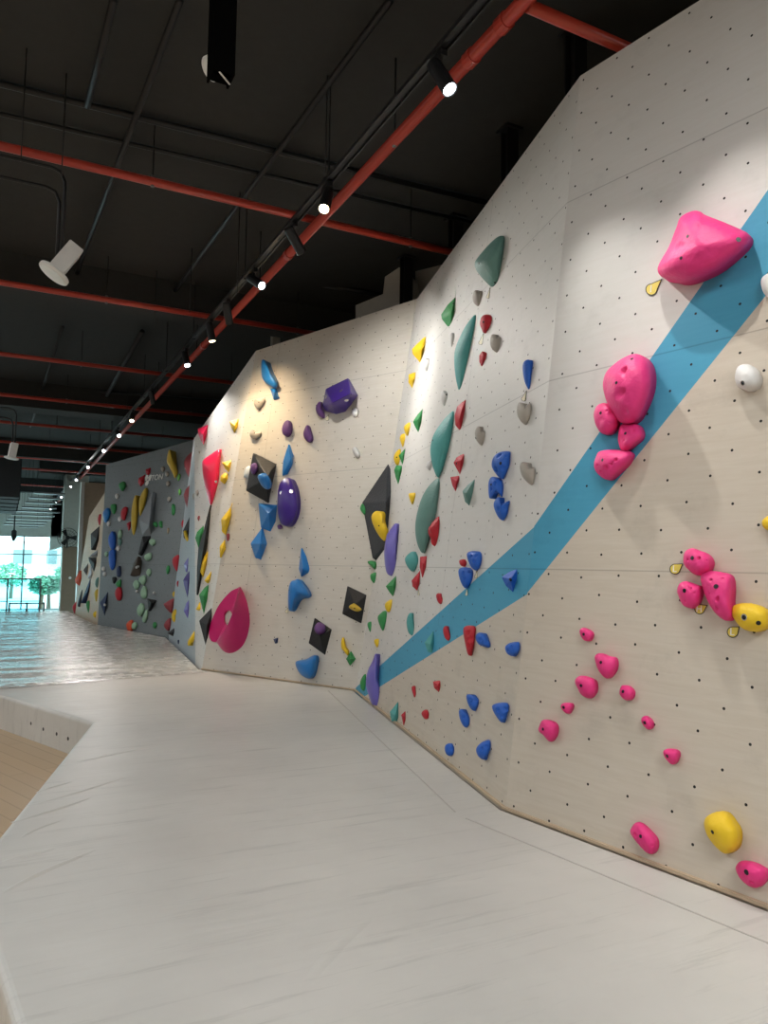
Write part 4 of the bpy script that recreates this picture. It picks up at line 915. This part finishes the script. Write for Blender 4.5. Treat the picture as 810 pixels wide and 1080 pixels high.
# ceiling fan by the window
def ceiling_fan():
    c = aty(14.5, 567, 44.0)
    t = thing('ceiling_fan', c, 'dark ceiling fan hanging before the far window', 'fan')
    bm = bmesh.new(); tube(bm, [c + Vector((0, 0, .05)), c + Vector((0, 0, ZC - c.z))], .035, 10); fixn(bm); obj('downrod', bm, 'blackmetal', t)
    bm = bmesh.new(); tube(bm, [c + Vector((0, 0, -.18)), c + Vector((0, 0, -.1)), c + Vector((0, 0, .05)), c + Vector((0, 0, .35)), c + Vector((0, 0, .4))], [.04, .10, .13, .13, .06], 20); fixn(bm); obj('motor_housing', bm, 'blackmetal', t)
    for k in range(5):
        a = k * 2 * math.pi / 5 + .2; u = Vector((math.cos(a), math.sin(a), 0)); w = Vector((-math.sin(a), math.cos(a), 0))
        bm = bmesh.new(); q = [c + u * .18 - w * .06, c + u * .45 - w * .09 + Vector((0, 0, .03)), c + u * .45 + w * .09 - Vector((0, 0, .03)), c + u * .18 + w * .06 - Vector((0, 0, .03))]
        bm.faces.new([bm.verts.new(p) for p in q]); bmesh.ops.solidify(bm, geom=bm.faces[:], thickness=.012); fixn(bm); obj('blade', bm, 'blackmetal', t)
ceiling_fan()
# glass railing and low barrier before the window
def railing():
    y = 26.4; zt1 = aty(25, 610.5, y).z; x0 = aty(-60, 620, y).x; x1 = aty(42.5, 620, y).x
    t = thing('glass_railing', (x0, y, FLZ), 'glass railing with thin grey frame before the far window', 'railing')
    bm = bmesh.new(); bar(bm, (x0, y, zt1), (x1, y, zt1), .04, .04); bar(bm, (x0, y, FLZ + .55), (x1, y, FLZ + .55), .03, .03); fixn(bm); obj('rail', bm, 'frame', t)
    for xx in (x1, aty(8, 620, y).x, aty(-26, 620, y).x, x0):
        bm = bmesh.new(); bar(bm, (xx, y, FLZ), (xx, y, zt1), .05, .05, (0, 1, 0)); fixn(bm); obj('post', bm, 'frame', t)
    bm = bmesh.new(); box(bm, (x0, y - .006, FLZ + .05), (x1, y + .006, zt1 - .02)); fixn(bm); obj('glass_panel', bm, 'railglass', t)
    y = 25.3; a = aty(10, 636.5, y); b_ = aty(46.5, 636.5, y)
    t = thing('low_barrier', (a.x, y, FLZ), 'low dark metal barrier just beyond the end of the mats', 'barrier')
    bm = bmesh.new(); bar(bm, (a.x, y, a.z), (b_.x, y, a.z), .04, .04); bar(bm, (a.x, y, FLZ + .04), (b_.x, y, FLZ + .04), .04, .04); fixn(bm); obj('rail', bm, 'frame', t)
    for xx in (a.x, (a.x + b_.x) / 2, b_.x):
        bm = bmesh.new(); bar(bm, (xx, y, FLZ), (xx, y, a.z + .03), .05, .05, (0, 1, 0)); fixn(bm); obj('post', bm, 'frame', t)
railing()
# outdoors: paving, trees, a pale building
slab('ground_outside', (-80, 55.6, -2.1), (80, 160, -1.95), 'pave')
def tree(x, y, h_, r, label):
    t = thing('tree', (x, y, -1.95), label, 'tree', 'trees beyond the window')
    bm = bmesh.new(); tube(bm, [(x, y, -1.95), (x + .1, y, h_ * .45), (x, y + .1, h_ * .75)], [.16, .12, .06], 8); fixn(bm); obj('trunk', bm, 'bark', t)
    rnd = random.Random(int(x * 100 + y)); bm = bmesh.new()
    for k in range(420):
        a = rnd.uniform(0, 6.283); z = rnd.uniform(-1, 1); q = rnd.uniform(.55, 1) * r; s = math.sqrt(1 - z * z)
        c = Vector((x + q * s * math.cos(a), y + q * s * math.sin(a), h_ * .72 + q * z * .85))
        u, v, w = basis((rnd.uniform(-1, 1), rnd.uniform(-1, 1), rnd.uniform(-.2, 1)))
        l_ = rnd.uniform(.12, .26)
        bm.faces.new([bm.verts.new(p) for p in (c - u * l_, c + v * l_ * .5 + w * .03, c + u * l_, c - v * l_ * .5 + w * .03)])
    obj('foliage', bm, 'leaf', t)
for x, y, h_, r, l_ in ((-3.4, 66, .9, 2.0, 'broad pale green tree behind the left window pane'), (-9.0, 68, 1.2, 2.6, 'pale green tree far left behind the window'), (0.6, 74, .2, 1.3, 'low pale green tree behind the right window pane'), (2.4, 58.5, -.4, .8, 'small leafy shrub seen through the glass partition')):
    tree(x, y, h_, r, l_)
bm = bmesh.new(); box(bm, (-20, 110, -1.95), (40, 116, 4.0)); fixn(bm)
bl = tag(obj('building', bm, 'pave'), 'long pale building across the street beyond the window', 'building')
bm = bmesh.new()
for k in range(14): box(bm, (-19 + k * 4, 109.9, 1.0), (-16.8 + k * 4, 110.0, 2.8))
fixn(bm); obj('window_row', bm, 'frame', bl)

# ------------------------------------------------------------------ landing mats
m1 = atz(97, 762, 0); m0 = atz(0, 880, 0); m2 = atz(0, 733, 0)
d1 = (m0 - m1).normalized(); d2 = (m2 - m1).normalized()
sL = atz(0, 724.5, 0); sR = atz(214, 707.5, 0); ds = (sL - sR).normalized()
# crossing of the seam with the second mat edge
den = ds.x * d2.y - ds.y * d2.x
tt = ((m1.x - sR.x) * d2.y - (m1.y - sR.y) * d2.x) / den
SX = sR + ds * tt
b1 = atz(0, 1030, 0); b2 = atz(15, 1080, 0); db = (b2 - b1).normalized()
den = d1.x * db.y - d1.y * db.x; tt = ((b1.x - m1.x) * db.y - (b1.y - m1.y) * db.x) / den
CN = m1 + d1 * tt
def inset(p, k=0.0): return p
def matmesh(pts, gap=0.0):
    bm = bmesh.new(); prism(bm, pts, FLZ + .002, 0.0); fixn(bm)
    ed = [e for e in bm.edges if all(abs(v.co.z) < 1e-5 for v in e.verts)]
    bmesh.ops.bevel(bm, geom=ed, offset=.035, segments=4, affect='EDGES', profile=.5)
    fixn(bm); return bm
off = Vector((-.01, 0, 0))
near = [rX + (rX - c12).normalized() * 0 + off * 2, c12 + off * 2, c23 + Vector((-.02, -.01, 0)), c34 + Vector((-.02, -.03, 0)), sR + Vector((-.02, -.02, 0)), SX - Vector((0, .02, 0)), m1, CN, b2 + db * 0, b2 + db * 4.0]
near[0] = Vector((rX.x - .02, rX.y, 0)); near.append(Vector((near[0].x, near[-1].y, 0)))
o = obj('landing_mat', matmesh([p for p in near]), 'mat_near', smooth=False)
tag(o, 'near grey vinyl landing mat at the foot of the climbing walls', 'landing mat', 'landing mats')
near_mat = o
bm = bmesh.new()
for a, b_ in ((rX, c12), (c12, c23)):
    dd = (b_ - a).normalized(); inn = dd.cross(Vector((0, 0, 1)));
    if inn.dot(Vector((0, 0, 0)) - a) < 0: inn = -inn
    qa, qb = a + inn * .33, b_ + inn * .33
    if b_ is c12: qb = qb + dd * .0
    bar(bm, qa + Vector((0, 0, .0015)), qb + Vector((0, 0, .0015)), .007, .004)
fixn(bm); obj('stitched_seam', bm, simple('seam_thread', (0.47, 0.44, 0.40), .6), o)
# black breather eyelets on the exposed side
for k, (ex, ey) in enumerate(((5, 752), (20, 758), (33, 763), (46, 769), (60, 774), (72, 779))):
    nrm_ = Vector((d2.y, -d2.x, 0));
    if nrm_.dot(Vector((0, 0, 0)) - m1) < 0: nrm_ = -nrm_
    p = onplane(ex, ey, m1, nrm_)
    bm = bmesh.new(); tube(bm, [p - nrm_ * .01, p + nrm_ * .004], .018, 10); fixn(bm); obj('eyelet', bm, 'ink', near_mat)
far = [sR + Vector((-.02, .02, 0)), c45 + Vector((-.05, .02, 0)), c56 + Vector((-.05, 0, 0)), c67 + Vector((-.06, 0, 0)), c78 + Vector((-.1, .1, 0)), Vector((c78.x - .1, 24.3, 0)), Vector((-8.5, 24.3, 0))]
dd2 = SX + d2 * 9.5
far += [Vector((-8.5, dd2.y, 0)), dd2, SX + Vector((0, .02, 0))]
o = obj('landing_mat', matmesh(far), 'mat_far')
tag(o, 'far grey vinyl landing mat stretching to the window, shiny with creases', 'landing mat', 'landing mats')
# crumpled vinyl flap that covers the joint between the two mats
bm = bmesh.new(); nn = 160
grid = []
perp = Vector((-ds.y, ds.x, 0))
from mathutils import noise as mnoise
for i in range(nn + 1):
    s = i / nn; row = []
    for j in range(7):
        w = (j / 6 - .5) * .34
        p = sR.lerp(SX, s) + perp * w
        z = .004 + .022 * max(0, mnoise.noise(Vector((s * 26, j * .9, 1.3))) + .25) * (1 - abs(j / 3 - 1) ** 2) * (0.35 + 0.65 * s)
        row.append(bm.verts.new((p.x, p.y, z)))
    grid.append(row)
for a, b_ in zip(grid, grid[1:]):
    for j in range(6): bm.faces.new((a[j], a[j + 1], b_[j + 1], b_[j]))
fixn(bm)
o = obj('joint_cover', bm, 'mat_far', smooth=True)
tag(o, 'crumpled vinyl strip over the joint between the near and far mats', 'joint cover')
# pulled creases on the near mat by its cut corner
def crease(a, b_, h_, w_, k):
    bm = bmesh.new(); A, B = atz(*a, 0), atz(*b_, 0); d = (B - A); s = Vector((-d.y, d.x, 0)).normalized()
    n_ = 22; rows = []
    for i in range(n_ + 1):
        f = i / n_; hh = h_ * math.sin(math.pi * (0.08 + .92 * f) ) if f < 1 else 0
        p = A.lerp(B, f) + s * .012 * math.sin(f * 5 + k)
        rows.append([bm.verts.new(p + s * (w_ * (j / 6 - .5)) + Vector((0, 0, -.002 + hh * (1 - (j / 3 - 1) ** 2) ** 1.5))) for j in range(7)])
    for q, r in zip(rows, rows[1:]):
        for j in range(6): bm.faces.new((q[j], q[j + 1], r[j + 1], r[j]))
    fixn(bm); obj('crease', bm, 'mat_near', near_mat, smooth=True)
for k, (a, b_, h_, w_) in enumerate((((2, 942), (104, 893), .012, .045), ((2, 910), (62, 893), .010, .035), ((14, 868), (105, 838), .010, .04), ((30, 850), (150, 815), .008, .05), ((66, 806), (190, 782), .008, .05), ((310, 1045), (400, 960), .006, .08), ((20, 884), (70, 862), .008, .03), ((40, 836), (80, 822), .008, .03))):
    crease(a, b_, h_, w_, k)

# ------------------------------------------------------------------ ceiling: beams, conduits, pipes
PZ = 5.2
def ybeam(y0, y1, z0, name='ceiling_beam', label='', x0=-9, x1=7):
    bm = bmesh.new(); box(bm, (x0, y0, z0), (x1, y1, ZC)); fixn(bm); o = obj(name, bm, 'ceil'); struct(o, label); return o
ybeam(11.9, 12.5, 5.5, label='black concrete beam across the hall')
ybeam(20.5, 21.3, 5.3, label='black concrete beam farther down the hall')
ybeam(30.5, 31.3, 5.3, label='black concrete beam behind the plywood return wall')
ybeam(36.0, 36.8, zt2 + .005, label='black concrete beam resting on the grey column', x0=1.2)
ybeam(45, 46, 5.2, label='black concrete beam near the far window')
def pipe(name, pts, r, mat, label, cat, group, seg=12):
    bm = bmesh.new(); tube(bm, pts, r, seg); fixn(bm)
    return tag(obj(name, bm, mat, smooth=True), label, cat, group)
LX = 2.87
def rods(o, pts, r=.009):
    for p in pts:
        bm = bmesh.new(); tube(bm, [p, (p[0], p[1], ZC)], r, 6); fixn(bm); obj('hanger_rod', bm, 'blackmetal', o)
        bm = bmesh.new(); tube(bm, [Vector(p) + Vector((0, 0, -.055)), Vector(p) + Vector((0, 0, .06))], .02, 8); fixn(bm); obj('pipe_clamp', bm, 'greymetal', o)
lp = pipe('sprinkler_pipe', [(LX, -1.0, PZ), (LX, 54.8, PZ)], .052, 'redpipe', 'thick red sprinkler main running away along the ceiling beside the lamp track', 'pipe', 'red sprinkler pipes')
rods(lp, [(LX, y, PZ) for y in (1.5, 5.6, 9.5, 13.2, 17, 21, 25)])
for y in (4.35, 3.95, 8.3, 12.6):
    bm = bmesh.new(); tube(bm, [(LX, y, PZ), (LX, y + .09, PZ)], .062, 14); fixn(bm); obj('pipe_coupling', bm, 'redpipe', lp)
ylist = [(3.79, LX, 6.9, 'nearest red cross pipe branching right from the main'), (7.35, -8.8, 5.6, 'red cross pipe above the middle of the near mat'), (11.08, -8.8, 6.0, 'red cross pipe just before the first black beam'), (15.0, -8.8, 6.0, 'red cross pipe just beyond the first black beam'), (18.75, -8.8, 6.0, 'red cross pipe halfway down the hall'), (22.5, -8.8, 6.0, 'red cross pipe above the dark grey wall'), (26.3, -8.8, 6.0, 'red cross pipe near the end of the hall'), (30.0, -8.8, 6.0, 'red cross pipe above the plywood return wall'), (33.7, -8.8, 6.0, 'red cross pipe just before the grey column'), (41.0, -8.8, 6.0, 'farthest red cross pipe')]
for y, x0, x1, lb in ylist:
    pz = PZ if x0 > 0 else PZ + .1; y = y if x0 > 0 else y * 1.027
    o = pipe('sprinkler_pipe', [(x0 + (.054 if x0 > 0 else 0), y, pz), (x1, y, pz)], .043, 'redpipe', lb, 'pipe', 'red sprinkler pipes')
    if x0 < 0: rods(o, [(x, y, pz) for x in (-3.6, 1.15, 4.1)], .007)
# black conduits under the slab
cg = 'black ceiling conduits'
for k, (a, b_, r, lb) in enumerate((((0, 88), (400, 186), .035, 'thick black conduit crossing the ceiling before the first cross pipe'), ((0, 120), (400, 212), .025, 'thinner black conduit beside the thick one'), ((0, 432), (260, 455), .03, 'black conduit across the ceiling halfway down'), ((0, 405), (260, 425), .03, 'black conduit across the ceiling just before it'))):
    z = ZC - .06; A, B = atz(*a, z), atz(*b_, z); d = (B - A).normalized()
    pipe('conduit', [A - d * 2, B + d * 2.2], r, 'blackmetal', lb, 'conduit', cg, 8)
for k, (a, b_, r, lb) in enumerate((((120, 0), (92, 112), .03, 'leftmost black conduit running lengthwise near the camera'), ((190, 0), (80, 290), .03, 'black conduit running lengthwise from the top of the picture'), ((412, 0), (176, 318), .03, 'black conduit lengthwise crossing under the first red pipe'), ((66, 345), (32, 450), .03, 'black conduit lengthwise beyond the first beam'), ((150, 350), (100, 440), .05, 'wide black conduit beyond the first beam near the track'))):
    z = ZC - .14; A, B = atz(*a, z), atz(*b_, z)
    pipe('conduit', [A, B], r, 'blackmetal', lb, 'conduit', cg, 8)
# free hanging thin wires / rods from the slab
for k, (x, yt, yb, yy, lb) in enumerate(((343, 0, 186, 6.1, 'long thin wire hanging beside the lit warm spot'), (250, 140, 310, 8.6, 'long thin wire left of the cool spot'), (200, 232, 330, 10.5, 'short thin rod between the first and second cross pipes'), (163, 280, 345, 11.6, 'short thin rod before the first beam'), (65, 110, 185, 7.2, 'short thin rod by the conduits at the left'), (22, 95, 170, 7.0, 'short rod at the far left of the first cross pipe'))):
    A = aty(x, yb, yy)
    pipe('hanger_wire', [(A.x, A.y, A.z), (A.x, A.y, ZC)], .006, 'blackmetal', lb, 'wire', 'hanging wires', 6)
# black support posts behind the climbing walls
for x, yb, yt, yy, w, lb in ((607, 95, 30, 4.6, .13, 'black steel post above the nearest wall corner'), (537, 200, 140, 6.0, .13, 'black steel post above the second wall, nearer one'), (480, 285, 218, 7.9, .14, 'black steel post above the second wall, farther one'), (428, 330, 262, 9.3, .14, 'black steel post behind the centre wall'), (290, 372, 348, 13.2, .14, 'grey stub post behind the left end of the centre wall')):
    p = aty(x, yb, yy)
    bm = bmesh.new(); s = w / 2
    box(bm, (p.x - s, yy - s, p.z - 1.0), (p.x + s, yy - s + .02, ZC - .01)); box(bm, (p.x - s, yy + s - .02, p.z - 1.0), (p.x + s, yy + s, ZC - .01)); box(bm, (p.x - .012, yy - s + .02, p.z - 1.0), (p.x + .012, yy + s - .02, ZC - .01))
    fixn(bm); o = tag(obj('support_post', bm, 'blackmetal' if 'black' in lb else 'plaster'), lb, 'post', 'support posts above the walls')
    bm = bmesh.new(); box(bm, (p.x - s * 1.5, yy - s * 1.5, ZC - .03), (p.x + s * 1.5, yy + s * 1.5, ZC - .002)); fixn(bm); obj('top_plate', bm, 'blackmetal', o)
# pale blockwork seen between wall top and ceiling
n3 = Vector((-.881, -.472, 0)).normalized()
def backwall(pts, P_, lb, th=.2):
    q = [onplane(x, yy, P_, n3) for x, yy in pts]
    bm = bmesh.new(); lo = [bm.verts.new(p) for p in q]; hi = [bm.verts.new(p - n3 * th) for p in q]
    bm.faces.new(lo); bm.faces.new(hi[::-1]); n_ = len(q)
    for i in range(n_): bm.faces.new((lo[i], hi[i], hi[(i + 1) % n_], lo[(i + 1) % n_]))
    bmesh.ops.triangulate(bm, faces=[f for f in bm.faces if len(f.verts) > 4])
    fixn(bm); struct(obj('wall_blockwork', bm, 'plaster'), lb)
backwall([(375, 352), (375, 322), (404, 310), (406, 292), (421, 282), (433, 294), (436, 318), (430, 352)], Vector((5.0, 9.7, 0)), 'broken pale blockwork behind the top of the centre wall')
backwall([(438, 330), (438, 272), (470, 255), (482, 242), (520, 215), (530, 232), (480, 330)], Vector((5.35, 9.7, 0)), 'pale wall piece behind the fold of the climbing walls')
pipe('conduit', [aty(340, 300, 11.0), aty(372, 306, 10.8), aty(405, 312, 10.6)], .05, 'blackmetal', 'dark pipe run behind the top of the centre wall', 'conduit', cg, 8)

# hanging black box with a round white downlight behind it
def hung():
    y = 4.0; a = aty(222.5, 75, y); b_ = aty(246, 75, y); zb_ = aty(234, 80, y).z
    w = (b_.x - a.x); t = thing('hanging_channel', ((a.x + b_.x) / 2, y, zb_), 'black metal channel hanging from the ceiling near the top of the picture', 'cable channel')
    bm = bmesh.new(); box(bm, (a.x, y - .04, zb_), (a.x + .012, y + .1, ZC)); box(bm, (b_.x - .012, y - .04, zb_), (b_.x, y + .1, ZC)); box(bm, (a.x + .012, y - .04, zb_), (b_.x - .012, y - .028, ZC)); box(bm, (a.x + .012, y + .03, zb_ + .02), (b_.x - .012, y + .1, ZC)); fixn(bm)
    obj('channel_body', bm, simple('black_channel', (0.003, 0.003, 0.003), 1.0, spec=0.0), t)
    bm = bmesh.new(); bar(bm, (a.x + .04, y - .03, zb_ - .002), (b_.x - .005, y + .05, zb_ - .002), .008, .006); fixn(bm); obj('edge_lip', bm, 'whiteplastic', t)
hung()
def can_light(px_, py_, y, diam, tilt, label, pipes, body=True):
    """white emergency flood: round flange with a box body behind it, hung on bent black conduit"""
    c = aty(px_, py_, y); t = thing('ceiling_speaker_light', c, label, 'lamp', 'white hanging lamps')
    t.name = 'hanging_lamp'
    ax = Vector((math.sin(tilt) * .9, .1 * math.sin(tilt), math.cos(tilt))).normalized()
    u, v, w = basis(ax); r = diam / 2
    bm = bmesh.new(); tube(bm, [c - ax * .02, c - ax * .012, c + ax * .008, c + ax * .02], [r * .82, r, r, r * .7], 32); fixn(bm); obj('flange', bm, 'whiteplastic', t, smooth=False)
    bm = bmesh.new(); tube(bm, [c - ax * .024, c - ax * .019], r * .78, 28); fixn(bm); obj('lens', bm, 'whiteplastic', t)
    if body:
        bm = bmesh.new(); L_ = diam * 1.05; wd = diam * .40
        hz = Vector((0, 0, 1)).cross(ax).normalized(); vz = ax.cross(hz)
        q0 = [c + ax * .015 + hz * (i * wd) + vz * (j * wd * .62) for i, j in ((-1, -1), (1, -1), (1, 1), (-1, 1))]
        q1 = [p + ax * L_ for p in q0]
        A = [bm.verts.new(p) for p in q0]; B = [bm.verts.new(p) for p in q1]
        bm.faces.new(A[::-1]); bm.faces.new(B)
        for i in range(4): bm.faces.new((A[i], A[(i + 1) % 4], B[(i + 1) % 4], B[i]))
        fixn(bm); bmesh.ops.bevel(bm, geom=bm.edges[:], offset=.006, segments=2, affect='EDGES'); obj('lamp_body', bm, 'whiteplastic', t)
    for dz, dx in pipes:
        bm = bmesh.new(); top = c + Vector((dx, .05, .22)); z1 = c.z + dz
        pts = [top + Vector((0, 0, -.14)), Vector((top.x, top.y, z1 - .12)), Vector((top.x - .04, top.y, z1 - .03)), Vector((top.x - .12, top.y, z1)), Vector((-8.8, top.y, z1))]
        tube(bm, pts, .016, 8); fixn(bm); obj('feed_conduit', bm, 'blackmetal', t, smooth=True)
can_light(57, 288, 7.4, .29, .6, 'white box lamp with round flange hanging at the upper left', ((.82, .02), (1.02, .06)))
can_light(12, 483, 16.5, .27, .15, 'small white hanging lamp with round flange far down at the left edge', ((.8, .0), (1.0, .05)))
can_light(223, 72, 4.5, .15, .9, 'white round lamp half hidden behind the black hanging channel', (), body=False)

# slatted baffles at the far end
bg = 'grey ceiling baffles'
bl_ = [(36, 66, 520), (31, 64, 525), (27, 62, 530), (23, 57, 535), (16, 60, 539), (12, 55, 543), (8, 52, 547), (6, 47, 550), (4, 44, 553), (20, 38, 556)]
for k, (x0, x1, y_) in enumerate(bl_):
    yy = 33.0 + k * 2.1
    A = aty(x0, y_, yy); B = aty(x1 + 3, y_, yy)
    bm = bmesh.new(); box(bm, (A.x, yy, A.z), (B.x, yy + .5, A.z + .06)); fixn(bm)
    o = tag(obj('ceiling_baffle', bm, 'greymetal'), 'grey metal ceiling slat, %s of the ladder of slats before the window' % ('nearest|second nearest|third nearest|fourth nearest|fifth nearest|fifth farthest|fourth farthest|third farthest|second farthest|farthest'.split('|')[k]), 'ceiling slat', bg)
    for xx in (A.x + .1, B.x - .1):
        bm = bmesh.new(); tube(bm, [(xx, yy + .15, A.z + .045), (xx, yy + .15, ZC)], .008, 6); fixn(bm); obj('hanger_rod', bm, 'blackmetal', o)
# dark air duct beside the slats
A = aty(16, 520, 32); bm = bmesh.new(); box(bm, (A.x - 2.2, 31.6, A.z - .2), (A.x + .15, 43.0, ZC - .004)); bmesh.ops.bevel(bm, geom=bm.edges[:], offset=.02, segments=1, affect='EDGES'); fixn(bm)
dk = tag(obj('air_duct', bm, 'darkwall'), 'big black air duct along the ceiling before the far window', 'air duct')
bm = bmesh.new(); 
for yy in (32.5, 35, 37.5, 40): box(bm, (A.x - 2.24, yy, A.z - .24), (A.x + .19, yy + .05, ZC - .004))
fixn(bm); obj('duct_flange', bm, 'blackmetal', dk)

# ------------------------------------------------------------------ lamp track and spots
TZ = 5.0; TX = 2.50
trk = thing('lamp_track', (TX, 3, TZ), 'long black lamp track running down the hall beside the red main', 'lamp track')
bm = bmesh.new()
for xo in (-.035, .035): box(bm, (TX + xo - .008, -1.0, TZ), (TX + xo + .008, 54, TZ + .03))
box(bm, (TX - .027, -1.0, TZ + .018), (TX + .027, 54, TZ + .03)); fixn(bm); obj('track_rail', bm, 'blackmetal', trk)
for y in (1.2, 3.6, 6.2, 8.9, 11.75, 14, 16.5, 19, 22, 25, 28, 32, 37, 42, 48):
    bm = bmesh.new(); tube(bm, [(TX, y, TZ + .02), (TX, y, ZC)], .007, 6); fixn(bm); obj('hanger_wire', bm, 'blackmetal', trk)
    bm = bmesh.new(); box(bm, (TX - .05, y - .03, TZ + .005), (TX + .05, y + .03, TZ + .045)); fixn(bm); obj('track_joint', bm, 'blackmetal', trk)
SPOT = dict(cool=(1.0, 0.965, 0.92), warm=(1.0, 0.76, 0.48))
def spot(y, target, kind, label, power=220, size=62, blend=1.0, lit=True, visible=True):
    piv = Vector((TX, y, TZ - .13)); tgt = Vector(target); d = (tgt - piv).normalized()
    t = thing('track_spot', (TX, y, TZ), label, 'spot lamp', 'track spots')
    bm = bmesh.new(); box(bm, (TX - .025, y - .07, TZ - .045), (TX + .025, y + .07, TZ - .001)); fixn(bm); obj('adapter', bm, 'blackmetal', t)
    bm = bmesh.new(); tube(bm, [(TX, y, TZ - .04), (TX, y, TZ - .10), piv], .013, 8); fixn(bm); obj('arm', bm, 'blackmetal', t)
    a = piv - d * .10; b_ = piv + d * .19
    bm = bmesh.new(); tube(bm, [a, a + d * .012, b_ - d * .004, b_, b_ - d * .012], [.042, .052, .054, .05, .044], 24); fixn(bm); obj('lamp_housing', bm, 'blackmetal', t)
    bm = bmesh.new(); tube(bm, [b_ - d * .0115, b_ - d * .006], .044, 24); fixn(bm); obj('lamp_lens', bm, ('lamp_' + kind) if lit else 'lamp_off', t)['label'] = 'glowing %s white lens' % kind if lit else 'dark lens'
    if lit:
        ld = bpy.data.lights.new('spot_light', 'SPOT'); ld.energy = power * 0.5; ld.color = SPOT[kind]; ld.spot_size = math.radians(size); ld.spot_blend = blend; ld.shadow_soft_size = .03
        lo = bpy.data.objects.new('spot_light', ld); COL.objects.link(lo); lo.location = b_ + d * .01
        lo.rotation_euler = d.to_track_quat('-Z', 'Y').to_euler()
        lo.parent = t; lo.matrix_parent_inverse = Matrix.Translation(-t.location)
def W(x, y): return hitwall(x, y)[0]
EV = 1.0
# the first two hang above the frame, over the near wall
spot(1.1, (3.35, .6, 1.9), 'cool', 'spot lamp nearest the camera on the lamp track', 130)
spot(2.6, W(800, 420), 'cool', 'second spot lamp on the lamp track, above the near wall', 240, 62)
spot(4.23, W(806, 600), 'cool', 'cool white spot lamp in front of the red main at the top of the picture', 420, 50)
spot(6.23, (.6, 3.6, 0), 'warm', 'warm glowing spot lamp facing the camera where the red pipes cross', 110, 80)
spot(7.15, (4.2, 8.1, 3.3), 'cool', 'dark-bodied spot lamp turned to the wall just beyond the crossing pipes', 430, 95)
spot(8.51, W(480, 440), 'cool', 'cool white spot lamp third beyond the crossing pipes', 560, 80)
spot(9.71, (3.2, 10.6, 3.0), 'warm', 'sideways spot lamp with unseen lens near the second cross pipe', 260, 100)
spot(10.64, W(262, 580), 'warm', 'warm spot lamp just beyond the second cross pipe', 280, 95)
spot(12.3, W(238, 570), 'cool', 'cool white spot lamp before the third cross pipe', 430, 75)
spot(15.5, W(190, 560), 'cool', 'spot lamp with a narrow body beyond the third cross pipe', 160)
spot(18.0, (1.4, 14, 0), 'warm', 'warm glowing spot lamp halfway down the track', 120)
spot(20.6, W(165, 540), 'cool', 'cool white spot lamp over the dark grey wall', 260)
spot(23.9, W(140, 560), 'cool', 'cool white spot lamp beyond the grey pyramid', 200)
spot(28.6, W(112, 560), 'cool', 'first of two close cool spots before the grey column', 200)
spot(33.2, (1.0, 24, 1), 'cool', 'second of two close cool spots before the grey column', 160)
for y, lb in ((36.2, 'nearest of four tiny far spots over the slats'), (42.5, 'second of four tiny far spots over the slats'), (47.0, 'third of four tiny far spots over the slats'), (53.0, 'farthest of all spots on the lamp track')):
    spot(y, (1.5, y - 8, 0), 'cool', lb, 80)

# ambient area lights added to fill the hall, out of view left and behind
def area(name, loc, sx, sy, power, col=(1, .97, .93), aim=None):
    ld = bpy.data.lights.new(name, 'AREA'); ld.shape = 'RECTANGLE'; ld.size = sx; ld.size_y = sy; ld.energy = power * 0.5; ld.color = col
    o = bpy.data.objects.new(name, ld); COL.objects.link(o); o.location = loc
    if aim is not None: o.rotation_euler = (Vector(aim) - Vector(loc)).to_track_quat('-Z', 'Y').to_euler()
    return o
for x, y, sx, sy, pw in ((-4.5, 3.0, 2, 7, 900), (-4.5, 12.0, 2, 7, 700), (.2, -3.0, 4, 2, 1150), (-4.5, 21.0, 2, 7, 600), (-3.5, 31.0, 2, 6, 350)):
    area('hall_fill', (x, y, 5.6), sx, sy, pw * .72, (.965, .99, 1.0))
po = area('window_portal', (-3.0, YW + .05, .7), 12.5, 5.0, 1, aim=(-3.0, 0, .7)); po.data.cycles.is_portal = True

# daylight outside
w = bpy.data.worlds.new('daylight'); S.world = w; w.use_nodes = True
bgn = w.node_tree.nodes['Background']; bgn.inputs[0].default_value = (0.66, 0.95, 1.0, 1); bgn.inputs[1].default_value = 8.0
S.view_settings.view_transform = 'Standard'; S.view_settings.look = 'None'; S.view_settings.exposure = 0.0; S.view_settings.gamma = 1.0
S.view_settings.use_curve_mapping = False
